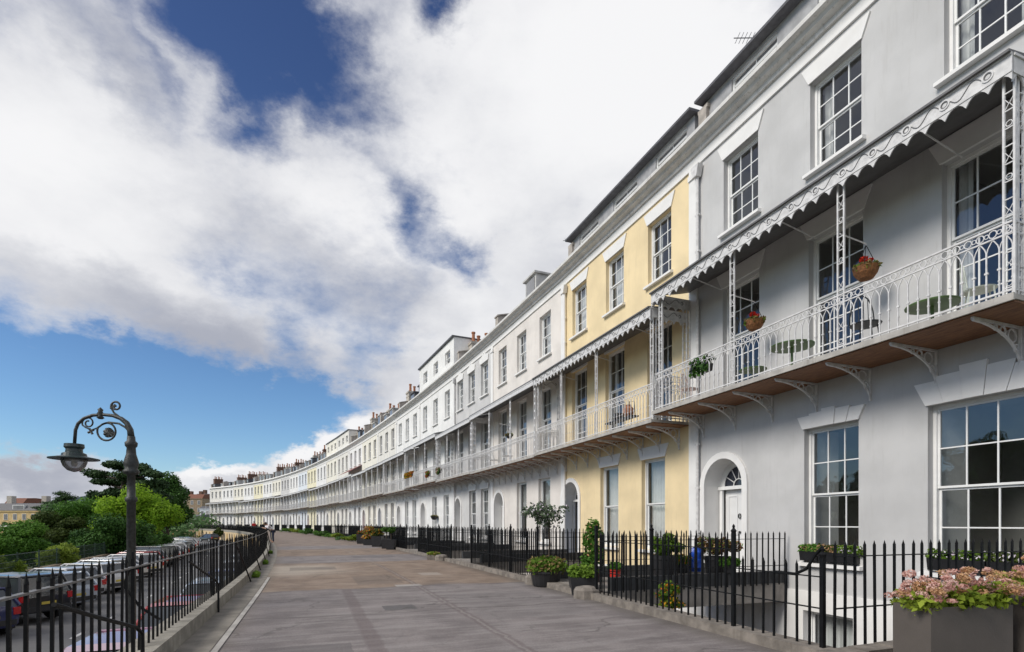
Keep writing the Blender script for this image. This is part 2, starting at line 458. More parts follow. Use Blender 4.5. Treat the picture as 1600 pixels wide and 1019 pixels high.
def post_mesh(h, lod):
    mb = MB()
    if lod == 0:
        for x in (-.06, .06): mb.box(x - .0135, x + .0135, -.0135, .0135, 0, h)
        z = .12; k = 0
        while z < h - .1:
            mb.box(-.047, .047, -.007, .007, z - .007, z + .007)
            if k % 3 == 0: mb.tube([(.038 * math.cos(a * PI / 4), 0, z + .06 + .038 * math.sin(a * PI / 4)) for a in range(8)], .007, 4, closed=True)
            elif k % 3 == 1:
                mb.tube([(-.045, 0, z + .02), (-.004, 0, z + .09), (-.045, 0, z + .16)], .006, 4, cap=False); mb.tube([(.045, 0, z + .02), (.004, 0, z + .09), (.045, 0, z + .16)], .006, 4, cap=False)
            z += .24; k += 1
    elif lod == 1:
        for x in (-.06, .06): mb.box(x - .014, x + .014, -.014, .014, 0, h)
        for z in [.3 * k for k in range(1, int(h / .3))]: mb.box(-.046, .046, -.009, .009, z, z + .09)
    else: mb.box(-.05, .05, -.04, .04, 0, h)
    return mb.mesh('balcony_post', [IRONW])
def bracket_mesh(lod):
    """cast bracket in the y-z plane under the deck; wall at y=0, tip at y=1.15, top at z=0"""
    mb = MB(); r = .022
    mb.box(-.018, .018, .0, 1.16, -.035, 0); mb.box(-.018, .018, .0, .03, -.62, -.035)
    arc = [(0, 1.14 - 1.12 * (1 - math.cos(a)), -.03 - .59 * math.sin(a)) for a in [PI / 2 * k / 8 for k in range(9)]]
    arc = [(0, 1.12 * (1 - math.sin(a)) + .02, -.04 - .57 * (1 - math.cos(a))) for a in [PI / 2 * k / 9 for k in range(10)]]
    mb.tube(arc, r, 5)
    if lod < 2:
        for (cy, cz, rr) in ((.22, -.16, .10), (.44, -.115, .065), (.62, -.085, .04), (.12, -.34, .06)):
            mb.tube([(0, cy + rr * math.cos(a * PI / 5), cz + rr * math.sin(a * PI / 5)) for a in range(10)], .013, 4, closed=True)
    return mb.mesh('bracket', [IRONW])
def fascia_poly(W, kind):
    """list of (x,z) outlines (several convex-ish strips) of the canopy valance hanging from z=0"""
    mb = MB()
    if kind == 'scallop':
        n = max(3, round(W / .27)); p = W / n
        top, b, tip = -.0, -.26, -.40
        mb.prism_y([(0, top), (W, top), (W, b), (0, b)], -.012, .012)
        for k in range(n):
            x = k * p; m = 7; pts = [(x, b)]
            for j in range(m + 1):
                t = j / m; pts.append((x + p * t, b + .004 - .115 + .115 * math.sin(PI * t) ** .8))
            pts.append((x + p, b)); mb.prism_y(pts, -.010, .010)
        m = max(2, round(W / .54)); q = W / m
        for k in range(m):
            cx = (k + .5) * q
            mb.tube([(cx + .062 * math.cos(a * PI / 6), .014, -.13 + .062 * math.sin(a * PI / 6)) for a in range(12)], .016, 4, closed=True, mi=0)
            mb.lathe_y = None
            mb.tube([(cx + .045 * math.cos(a * PI / 4), .0135, -.13 + .045 * math.sin(a * PI / 4)) for a in range(8)], .012, 4, closed=True, mi=1)
            pts = [(cx + .075 + (q - .15) * t, .014, -.13 + .075 * math.sin(2 * PI * t)) for t in [j / 12 for j in range(13)]]
            if k < m - 1: mb.tube(pts, .008, 4, cap=False, mi=1)
        mb.box(0, W, -.02, .03, -.035, .0); mb.box(0, W, -.014, .02, -.262, -.243)
    else:
        mb.box(0, W, -.02, .02, -.2, 0); mb.box(0, W, -.03, .035, -.04, .0)
    return mb
def canopy_objs(root, W, kind, lod, redtent=False, cz=0.0):
    mb = MB(); zt, zf = 7.98 + cz, Z_CAN + cz
    e = .03
    if redtent:
        mb.prism_x([(0, 8.75), (PROJ + .1, 7.95), (PROJ + .1, 7.92), (0, 8.70)], e, W - e)
    elif kind == 'scallop':
        # concave lead-covered sweep
        pr = [(y, zf + .02 + (zt - zf) * (1 - y / (PROJ + .14)) ** 1.5) for y in (0, .3, .6, .95, PROJ + .14)]
        mb.prism_x(pr + [(y, z - .035) for y, z in reversed(pr)], e, W - e)
        for k in (1, 3, 5): mb.tube([(W * k / 6, .0, zf - .25), (W * k / 6, PROJ, zf - .03)], .014, 5, mi=1)
    else:
        mb.prism_x([(0, zt + .14), (PROJ + .1, zf + .05), (PROJ + .1, zf), (0, zt + .08)], e, W - e)
    red = surf('red_brown_canopy_sheet', (.22, .075, .06), .6, .2, 3)
    can = mb.obj('balcony_canopy', [red if redtent else LEAD, IRONW], root)
    f = fascia_poly(W - 2 * e, kind)
    fo = f.obj('valance', [IRONW, LEAD], can); fo.location = (e, PROJ + .06, zf)
    for sx in (0, 1):
        g = fascia_poly(PROJ, kind).obj('valance', [IRONW, LEAD], can)
        g.rotation_euler = (0, 0, PI / 2); g.location = ((e + .02) if sx == 0 else (W - e - .02), .02, zf)
    return can

def door_niche(root, x, w, zthr, zc, depth, doorcol, lod):
    """door leaf at the back of an arched recess"""
    R = w / 2; sp = zc - R; ztr = 2.36 if sp > 2.0 else sp
    mb = MB(); y = -depth
    # back wall of niche around door
    dw = min(w - .22, 1.08)
    mb.quad((x - R, y, zthr), (x - dw / 2, y, zthr), (x - dw / 2, y, ztr), (x - R, y, ztr)); mb.quad((x + dw / 2, y, zthr), (x + R, y, zthr), (x + R, y, ztr), (x + dw / 2, y, ztr))
    for sx in (-1, 1):
        mb.box(min(x + sx * dw / 2, x + sx * (dw / 2 + .1)), max(x + sx * dw / 2, x + sx * (dw / 2 + .1)), y, y + .06, zthr, ztr)
    mb.box(x - R + .005, x + R - .005, y, y + .09, ztr, ztr + .09)
    n = 12; r2 = R * .82; zc0 = ztr + .09
    top = [(x - R * math.cos(PI * k / n), max(zc0, sp + R * math.sin(PI * k / n))) for k in range(n + 1)]
    inn = [(x - dw * .5 * math.cos(PI * k / n), zc0 + (dw * .5) * math.sin(PI * k / n) * .98) for k in range(n + 1)]
    for k in range(n): mb.quad((inn[k][0], y, inn[k][1]), (inn[k + 1][0], y, inn[k + 1][1]), (top[k + 1][0], y, top[k + 1][1]), (top[k][0], y, top[k][1]))
    fr_ = mb.obj('door_frame', WHITE, root)
    # fanlight
    gb = MB()
    for k in range(n): gb.poly([(x, y - .03, zc0), (inn[k + 1][0], y - .03, inn[k + 1][1]), (inn[k][0], y - .03, inn[k][1])])
    gb.obj('fanlight', surf('dark_fanlight_glass', (.03, .035, .05), .06, .2, 2), fr_, fix=False)
    if lod < 2:
        tb = MB()
        for a in (30, 60, 90, 120, 150): tb.tube([(x + dw * .16 * math.cos(math.radians(a)), y - .005, zc0 + dw * .16 * math.sin(math.radians(a))), (x + dw * .48 * math.cos(math.radians(a)), y - .005, zc0 + dw * .47 * math.sin(math.radians(a)))], .012, 4)
        for rr in (.17, .49): tb.tube([(x + dw * rr * math.cos(PI * k / 12), y - .005, zc0 + dw * rr * math.sin(PI * k / 12)) for k in range(13)], .015, 4)
        tb.obj('fanlight_bars', WHITE, fr_)
    db = MB(); yd = y - .06
    db.box(x - dw / 2, x + dw / 2, yd - .05, yd, zthr, ztr)
    for cx in (-dw * .24, dw * .24):
        for z0, z1 in ((zthr + .18, zthr + .75), (zthr + .95, ztr - .16)):
            for (a, b, c, d_) in ((cx - .17, cx + .17, z0, z0 + .03), (cx - .17, cx + .17, z1 - .03, z1), (cx - .17, cx - .14, z0 + .03, z1 - .03), (cx + .14, cx + .17, z0 + .03, z1 - .03)):
                db.box(x + a, x + b, yd, yd + .018, c, d_)
    d = db.obj('front_door', surf('door_paint_%d_%d_%d' % tuple(int(c * 99) for c in doorcol), doorcol, .35, .04, 3), root)
    if lod < 2:
        kb = MB(); kb.lathe([(.0, 0), (.03, .01), (.035, .04), (.0, .06)], (x + dw * .0, yd + .03, zthr + 1.0), 8)
        kb.obj('door_knob', surf('black_door_iron', (.02, .02, .02), .3), d); kb = MB()
        kb.tube([(x + .045 * math.cos(a * PI / 5), yd + .03, zthr + 1.45 + .06 * math.sin(a * PI / 5)) for a in range(10)], .014, 5, closed=True)
        kb.obj('knocker', surf('black_door_iron', (.02, .02, .02), .3), d)

def chimney(root, x, y, z0, h, L, pots, col=None, w=.95):
    mb = MB(); mb.box(x - w / 2, x + w / 2, y - L / 2, y + L / 2, z0, z0 + h); mb.box(x - w / 2 - .06, x + w / 2 + .06, y - L / 2 - .06, y + L / 2 + .06, z0 + h, z0 + h + .16); 
    mb.box(x - w / 2 - .03, x + w / 2 + .03, y - L / 2 - .03, y + L / 2 + .03, z0 + h - .35, z0 + h - .25)
    c = mb.obj('chimney', col or BRICK, root)
    for k in range(pots):
        def pm():
            p = MB(); p.lathe([(.15, 0), (.16, .1), (.12, .15), (.11, .62), (.145, .65), (.145, .74), (.09, .76)], (0, 0, 0), 8); return p.mesh('chimney_pot', [POTC])
        o = link('chimney_pot', cached('pot', pm), c); o.location = (x + (.14 if k % 2 else -.14), y - L / 2 + L * (k + .5) / pots, z0 + h + .16); o.scale = (1, 1, .8 + .35 * ((k * 37) % 5) / 5)

CORN = [(.0, Z_FR1), (.10, Z_FR1), (.12, Z_FR1 + .09), (.26, Z_FR1 + .13), (.30, Z_FR1 + .2), (.42, Z_FR1 + .22), (.42, Z_FR1 + .32), (.36, Z_FR1 + .34), (.34, Z_COR), (.0, Z_COR)]

def house(i, s0, s1, sp):
    a, b = fr(s0, D), fr(s1, D); W = (b - a).length
    ZD, ZC = Z_DECK + sp.get('dz', 0), Z_CAN + sp.get('cz', 0)
    root = thing('terraced_house', sp['label'], 'house', a, math.atan2(b.y - a.y, b.x - a.x), 'terraced houses of the curved crescent')
    lod = sp['lod']; wm = sp['wall']; fx = sp.get('fx', (.16, .48, .80)); gx = sp.get('gx', (.19, .51)); dx = sp.get('dx', .86) * W
    w2, w1, wg = 1.15, 1.22, sp.get('wg', 1.2)
    rv = .2
    ops = []
    for f in fx: ops.append(dict(x=f * W, w=w2, z0=8.96, z1=10.87, r=rv))
    for f in fx: ops.append(dict(x=f * W, w=w1, z0=ZD + .16, z1=7.55, r=rv))
    gws = sp.get('gws', (wg,) * len(gx))
    for f, w_ in zip(gx, gws): ops.append(dict(x=f * W, w=w_, z0=.63, z1=3.49, r=rv))
    dw = 1.36 if W > 7.5 else 1.2
    ops.append(dict(x=dx, w=dw, z0=.2, z1=3.14, r=.5, arch=True, rmi=1))
    base = -.05 if lod == 0 else -2.7
    ztop = 11.36
    mb = MB(); wallgrid(mb, .0, W, base, ztop, 0, ops)
    mb.quad((.012, 0, base), (.012, -9, base), (.012, -9, 12.1), (.012, 0, 12.1)); mb.quad((W - .012, 0, base), (W - .012, 0, 12.1), (W - .012, -9, 12.1), (W - .012, -9, base))
    mb.quad((.012, -9, base), (W - .012, -9, base), (W - .012, -9, 12.1), (.012, -9, 12.1))
    mb.quad((.0, 0, ztop), (W, 0, ztop), (W, -.0, 12.1), (.0, -.0, 12.1))
    mb.obj('wall', [wm, sp.get('niche', STUCCO_W)], root, fix=False)
    if lod == 0:
        bo = [dict(x=f * W + .05, w=1.15, z0=-2.0, z1=-.42, r=.22) for f in gx]
        pb = MB(); wallgrid(pb, .0, W, -2.7, .0, .03, bo); pb.quad((0, .03, 0), (W, .03, 0), (W, -.02, 0), (0, -.02, 0))
        pl = pb.obj('basement_wall', STUCCO_W, root, fix=False)
        for o in bo: add_window(root, o['x'], o['z0'], o['w'], 1.58, 2, 2, .5, 1, .17, None, True, 1)
    # trim
    fz = MB(); fz.box(.0, W, -.02, .03, Z_FR0, Z_FR1)
    fz.box(.0, W, .03, .05, Z_FR0, Z_FR0 + .05); fz.obj('frieze', STUCCO_W, root)
    cb = MB(); cb.prism_x(CORN, .0, W)
    cb.obj('cornice', surf('weathered_cornice_paint', (.66, .65, .63), .8, .12, 3, .1, 60, streak=.55) if lod < 2 else STUCCO_W, root)
    pa = MB(); pa.box(.0, W, -.3, .06, Z_COR, Z_COR + .14); pa.obj('parapet', STUCCO_W, root)
    if sp.get('pil', True):
        pb = MB(); pb.box(W - .34, W - .01, -.02, .05, base, Z_FR0); pb.box(W - .40, W - .01, .0, .09, Z_FR0 - .3, Z_FR0 - .16); pb.obj('pilaster', STUCCO_W, root)
    if sp.get('pipe', False):
        pb = MB(); px_ = W - .42; pb.tube([(px_, .09, 11.0), (px_, .09, 8.2)], .045, 8); pb.tube([(px_, .09, 7.6), (px_, .09, 4.66)], .045, 8); pb.tube([(px_, .09, 4.3), (px_, .09, -.2)], .045, 8)
        pb.prism_y([(px_ - .08, 10.95), (px_ + .08, 10.95), (px_ + .16, 11.25), (px_ - .16, 11.25)], .03, .2)
        for z in (9.9, 8.9, 3.6, 2.4, 1.2): pb.box(px_ - .07, px_ + .07, .05, .12, z, z + .05)
        pb.obj('downpipe', sp.get('pipemat', IRONW), root)
    # windows
    lin = sp.get('lin', 'splay'); cur = sp.get('cur', (0,) * 8)
    k = 0
    for f in fx:
        add_window(root, f * W, 8.96, w2, 1.91, 3, 4, .5, lod, rv - .06, lin if lin != 'voussoir' else 'splay', True, cur[k]); k += 1
    for f in fx:
        add_window(root, f * W, ZD + .16, w1, 7.55 - ZD - .16, 3, 5, .55, lod, rv - .06, 'splay' if lod == 0 else None, lod == 0, cur[k]); k += 1
    for f, w_ in zip(gx, gws):
        add_window(root, f * W, .63, w_, 2.86, 3 if not sp.get('gplain') else 1, 4 if not sp.get('gplain') else 2, .5, lod, rv - .06, sp.get('glin', 'splay'), True, cur[k]); k += 1
    door_niche(root, dx, dw, .2, 3.14, .5, sp.get('door', (.7, .7, .7)), lod)
    n = 14; R = dw / 2; db = MB()
    ring = [(R * math.cos(PI * k / n), 3.14 - R + R * math.sin(PI * k / n)) for k in range(n + 1)]
    R2 = R + .17; ring2 = [(R2 * math.cos(PI * k / n), 3.14 - R + R2 * math.sin(PI * k / n)) for k in range(n + 1)]
    for k in range(n): db.prism_y([(dx + ring[k][0], ring[k][1]), (dx + ring2[k][0], ring2[k][1]), (dx + ring2[k + 1][0], ring2[k + 1][1]), (dx + ring[k + 1][0], ring[k + 1][1])], -.02, .055)
    for sx in (-1, 1): db.box(min(dx + sx * R, dx + sx * R2), max(dx + sx * R, dx + sx * R2), -.02, .055, .2, 3.14 - R)
    db.obj('door_surround', STUCCO_W, root)
    # balcony
    dz = sp.get('dz', 0.0)
    deck = MB(); deck.box(.03, W - .03, -.02, PROJ, ZD - .07, ZD); deck.box(.03, W - .03, PROJ, PROJ + .035, ZD - .085, ZD + .012)
    dk = deck.obj('balcony_deck', surf('grey_balcony_slab', (.42, .40, .37), .8, .2, 4, .1, 40, streak=.5), root)
    so = MB(); so.box(.05, W - .05, .01, PROJ - .02, ZD - .1, ZD - .0725); so.obj('soffit', PLY if sp.get('ply', True) else surf('stained_deck_underside', (.2, .16, .12), .8, .4, 3), dk)
    nb = sp.get('nbr', 7 if lod < 2 else 5)
    for k in range(nb):
        o = link('bracket', cached(('brk', lod), lambda: bracket_mesh(lod)), dk); o.location = (W * (k + .5) / nb, .0, ZD - .102)
    rl = link('balcony_railing', cached(('rail', round(W, 2), lod), lambda: rail_mesh(W - .16, lod)), root); rl.location = (.08, PROJ - .05, ZD)
    for sx in ((0, 1) if lod < 2 else (1,)):
        e = link('side_railing', cached(('siderail', lod), lambda: rail_mesh(PROJ - .12, max(lod, 0))), root); e.rotation_euler = (0, 0, PI / 2); e.location = (.08 if sx == 0 else W - .08, .02, ZD)
    canopy_objs(root, W, sp.get('can', 'flat'), lod, sp.get('redtent', False), sp.get('cz', 0))
    for f in sp.get('posts', (.015, .33, .66, .985)):
        x = min(max(f * W, .12), W - .12); h = ZC - .03 - ZD - (.0)
        o = link('balcony_post', cached(('post', lod, round(h, 2)), lambda: post_mesh(h, lod)), root); o.location = (x, PROJ - .05, ZD)
        if lod < 2 and (f < .05 or f > .95):
            o = link('balcony_post', cached(('post', lod, round(h, 2)), lambda: post_mesh(h, lod)), root); o.location = (.08 if f < .5 else W - .08, PROJ - .22, ZD); o.rotation_euler = (0, 0, PI / 2)
            o = link('balcony_post', cached(('post', lod, round(h, 2)), lambda: post_mesh(h, lod)), root); o.location = (.08 if f < .5 else W - .08, .12, ZD); o.rotation_euler = (0, 0, PI / 2)
    # roof
    rt = sp.get('roof', 'slope')
    if rt == 'box':
        h = 2.2; bo = [dict(x=f * W, w=w2, z0=12.75, z1=14.0 - .35, r=.15) for f in (fx if W > 8.5 else fx)]
        bb = MB(); wallgrid(bb, .02, W - .02, Z_COR + .142, Z_COR + h, -.02, bo)
        bb.quad((.02, -.02, Z_COR + .142), (.02, -8, Z_COR + .142), (.02, -8, Z_COR + h), (.02, -.02, Z_COR + h)); bb.quad((W - .02, -.02, Z_COR + .142), (W - .02, -.02, Z_COR + h), (W - .02, -8, Z_COR + h), (W - .02, -8, Z_COR + .142))
        bb.obj('attic_storey', wm, root, fix=False)
        for o in bo: add_window(root, o['x'], o['z0'], o['w'], .9, 3, 2, .5, max(lod, 1), .12, None, False, 0)
        rb = MB(); rb.box(-.02, W + .02, -8.1, .12, Z_COR + h, Z_COR + h + .1); rb.obj('roof', SLATE, root)
    elif rt == 'mansard':
        rb = MB(); y0 = -.42; zt = 13.34
        mo = [dict(x=f * W, w=1.5, z0=12.82, z1=13.24, r=.08) for f in fx]
        mm = MB(); wallgrid(mm, .3, W - .1, Z_COR + .1, zt, y0, mo); mm.quad((.3, y0, Z_COR + .1), (.3, y0 - 6, Z_COR + .1), (.3, y0 - 6, zt), (.3, y0, zt)); mm.quad((W - .1, y0, Z_COR + .1), (W - .1, y0, zt), (W - .1, y0 - 6, zt), (W - .1, y0 - 6, Z_COR + .1))
        mm.obj('attic_front', surf('grey_attic_cladding', (.36, .36, .37), .7, .2, 4), root, fix=False)
        for o in mo: add_window(root, o['x'], o['z0'], o['w'], .42, 3, 1, .5, 2, .42 + .05, None, False, 0)
        rb.prism_x([(y0 + .28, zt), (y0 + .28, zt + .07), (y0 - 6, zt + .35), (y0 - 6, zt)], .2, W)
        rb.obj('roof', SLATE, root)
        fw = MB(); fw.box(W - .3, W + .02, -6, -.31, Z_COR + .02, 13.1); fw.box(W - .34, W + .06, -3.2, -.32, 13.1, 13.2); fw.obj('party_wall', surf('party_wall_render', (.42, .38, .34), .9, .3, 3, .3, 20, stain=.6), root)
    else:
        hh = sp.get('ridge', 13.0); q = random.Random(i * 7 + 3)
        rb = MB(); rb.prism_x([(-.32, Z_COR + .05), (-.32, Z_COR + .12), (-4.2, hh), (-8.4, Z_COR + .12), (-8.4, Z_COR + .05)], .16, W - .02)
        rf = rb.obj('roof', SLATE, root)
        PWR = surf('party_wall_render', (.42, .38, .34), .9, .3, 3, .3, 20, stain=.6)
        up = q.choice((.95, 1.25, 1.5, 1.1))
        fw = MB(); fw.prism_x([(-.31, Z_COR), (-.31, Z_COR + up), (-1.3, Z_COR + up + .25), (-4.2, hh + .3), (-8.4, Z_COR + .34), (-8.4, Z_COR)], W - .2, W + .2)
        fw.prism_x([(-.26, Z_COR + up), (-.26, Z_COR + up + .07), (-1.3, Z_COR + up + .33), (-1.3, Z_COR + up + .26)], W - .26, W + .26); fw.obj('party_wall', PWR, root)
        if sp.get('dormer', True):
            for f in q.sample(list(fx), sp.get('nd', 2)):
                x = f * W; zt_ = 13.3 + q.uniform(-.15, .35); m = MB(); m.box(x - .62, x + .62, -3.2, -.5, Z_COR + .2, zt_); m.box(x - .72, x + .72, -3.3, -.38, zt_, zt_ + .09)
                do = m.obj('dormer', surf('dormer_cheek', (.5, .49, .47), .7, .2, 3) if q.random() < .6 else SLATE, root)
                pn = MB(); pn.box(x - .47, x + .47, -.499, -.47, Z_COR + .5, zt_ - .12); pn.obj('dormer_pane', FARGLASS, do)
    if sp.get('chim', False):
        chimney(root, W - .1, -2.3, Z_COR + .2, sp.get('chh', 1.5), 2.4, 5, surf('rendered_stack', (.46, .42, .37), .9, .3, 4, .2, 20, stain=.5) if sp['chim'] == 2 else BRICK)
    return root, W
# ------------------------------------------------------------------ the houses of the crescent
def paint(name, col, stain=.3, streak=.14): return surf(name, col, .8, .10, .9, .12, 160, stain=stain, streak=streak)
W_GREY = paint('grey_stucco', (.545, .541, .538))
W_YEL = paint('yellow_stucco', (.81, .655, .40))
W_PINK = paint('warm_white_stucco', (.74, .695, .65), .3)
W_GREY2 = paint('pale_grey_stucco', (.58, .572, .565))
W_WHITE = paint('white_stucco', (.79, .785, .77))
W_CREAM = paint('cream_stucco', (.79, .76, .67))
W_PY = paint('primrose_stucco', (.79, .74, .54))
W_BL = paint('blue_white_stucco', (.70, .74, .785))
W_OFF = paint('off_white_stucco', (.73, .71, .66), .3)
bounds = [4.35, 12.5, 20.5, 28.93, 35.93, 44.9]
while bounds[-1] < 186: bounds.append(bounds[-1] + 8.0)
GX0 = ((5.53 - 4.35) / 8.15, (8.12 - 4.35) / 8.15)
specs = [
 dict(label='mid grey terraced house nearest the camera, wicker baskets hanging over its balcony', wall=W_GREY, lod=0, fx=(.13, .45, .767), gx=GX0, gws=(1.42, 1.24), dx=6.83 / 8.15, posts=(.012, .317, .64, .963), can='scallop', glin='voussoir', roof='mansard', pipe=True, door=(.74, .74, .74), cur=(2, 2, 0, 2, 0, 0, 4, 4)),
 dict(label='yellow painted terraced house between the mid grey house and the warm white house', wall=W_YEL, lod=0, dz=-.2, cz=-.33, fx=(.175, .49, .81), gx=(.215, .535), dx=.90, posts=(.012, .39, .71, .975), can='scallop', roof='mansard', pipe=True, door=(.03, .07, .16), cur=(2, 5, 5, 0, 2, 0, 1, 1), gplain=True, nbr=9, pipemat=STUCCO_W),
 dict(label='warm white terraced house beside the yellow house, plain flat canopy over its balcony', wall=W_PINK, lod=1, dz=-.24, cz=-.36, fx=(.19, .50, .80), gx=(.20, .50), dx=.86, can='flat', lin=None, glin=None, gplain=True, cur=(5, 1, 2, 2, 2, 1, 3, 3), nbr=10, nd=1, ridge=12.7),
 dict(label='pale grey narrow terraced house with white hooded lintels beside the warm white house', wall=W_GREY2, lod=1, dz=-.2, cz=-.42, lin='hood', glin='hood', can='flat', gx=(.16, .46), cur=(1, 2, 5, 0, 2, 0, 2, 0), chim=2, chh=1.5, pipe=True, nbr=6, ridge=12.7, dormer=False),
 dict(label='white terraced house with a tall boxy extra storey, beside the pale grey house', wall=W_WHITE, lod=1, dz=-.1, cz=-.2, lin=None, glin=None, can='flat', roof='box', cur=(1, 5, 5, 2, 0, 2, 1, 2), nbr=7),
 dict(label='white terraced house just beyond the one with the boxy extra storey', wall=W_WHITE, lod=1, dz=-.22, cz=-.3, lin=None, glin=None, can='flat', cur=(1, 5, 5, 2, 0, 2, 1, 2), chim=2, chh=1.9),
]
ordn = ['sixth', 'seventh', 'eighth', 'ninth', 'tenth', 'eleventh', 'twelfth', 'thirteenth', 'fourteenth', 'fifteenth', 'sixteenth', 'seventeenth', 'eighteenth', 'nineteenth', 'twentieth', 'twenty-first', 'twenty-second', 'twenty-third', 'twenty-fourth']
cyc = [(W_OFF, 'off-white'), (W_CREAM, 'cream'), (W_WHITE, 'white'), (W_OFF, 'off-white'), (W_CREAM, 'cream'), (W_WHITE, 'white'), (W_PY, 'primrose yellow'), (W_BL, 'bluish white'), (W_WHITE, 'white'), (W_GREY2, 'pale grey'), (W_CREAM, 'cream'), (W_WHITE, 'white'), (W_PY, 'pale primrose'), (W_WHITE, 'white'), (W_CREAM, 'cream'), (W_WHITE, 'white'), (W_OFF, 'off-white'), (W_WHITE, 'white')]
for k in range(6, len(bounds) - 1):
    wm, nm = cyc[(k - 6) % len(cyc)]
    d = dict(label='distant %s terraced house, %s along from the near grey house' % (nm, ordn[k - 5]), wall=wm, lod=2, dz=-.1 - .12 * ((k * 7) % 3) / 2, cz=-.2 - .2 * ((k * 5) % 4) / 3, lin=None, glin=None, can='flat', chim=(0 if k % 4 == 1 else 1 if k > 10 and k % 3 else 2), chh=(1.9, 2.5, 2.1)[k % 3] if k > 9 else 1.6 + .5 * (k % 2), pil=k % 2 == 0, nd=2, ridge=12.6,
             door=[(.5, .5, .48), (.06, .12, .2), (.3, .06, .04), (.7, .7, .68), (.05, .1, .07)][k % 5])
    if k in (9, 10): d['roof'] = 'box'; d['label'] = 'distant %s terraced house with an added flat-roofed storey, the %s of two' % (nm, 'nearer' if k == 9 else 'farther'); d['chim'] = 0
    if k == 8: d['redtent'] = True; d['label'] = 'distant off-white terraced house with a steep red-brown canopy over its balcony'
    if k == len(bounds) - 2: d['label'] = 'white terraced house closing the far end of the crescent'
    specs.append(d)
HOUSES = []
for i, sp in enumerate(specs):
    HOUSES.append(house(i, bounds[i], bounds[i + 1], sp))

# ------------------------------------------------------------------ ground, terrace, road
def strip(name, s0, s1, ds, ds_list, mat, kind='structure', cat=None, label=None, uvz=True):
    """sheet along the curve; ds_list = [(d, z), ...] cross-section"""
    mb = MB(); mb.uv = []
    n = max(1, int(round((s1 - s0) / ds))); m = len(ds_list)
    for k in range(n + 1):
        s = s0 + (s1 - s0) * k / n; acc = 0; pd = None
        for d, z in ds_list:
            p = fr(s, d, z); mb.v.append(tuple(p)); mb.uv.append((s, d if pd is None or not uvz else d))
    for k in range(n):
        for j in range(m - 1):
            a = k * m + j; mb.f.append((a, a + 1, a + m + 1, a + m)); mb.mi.append(0)
    o = mb.obj(name, mat, fix=False)
    return tag(o, label, cat, None, kind)

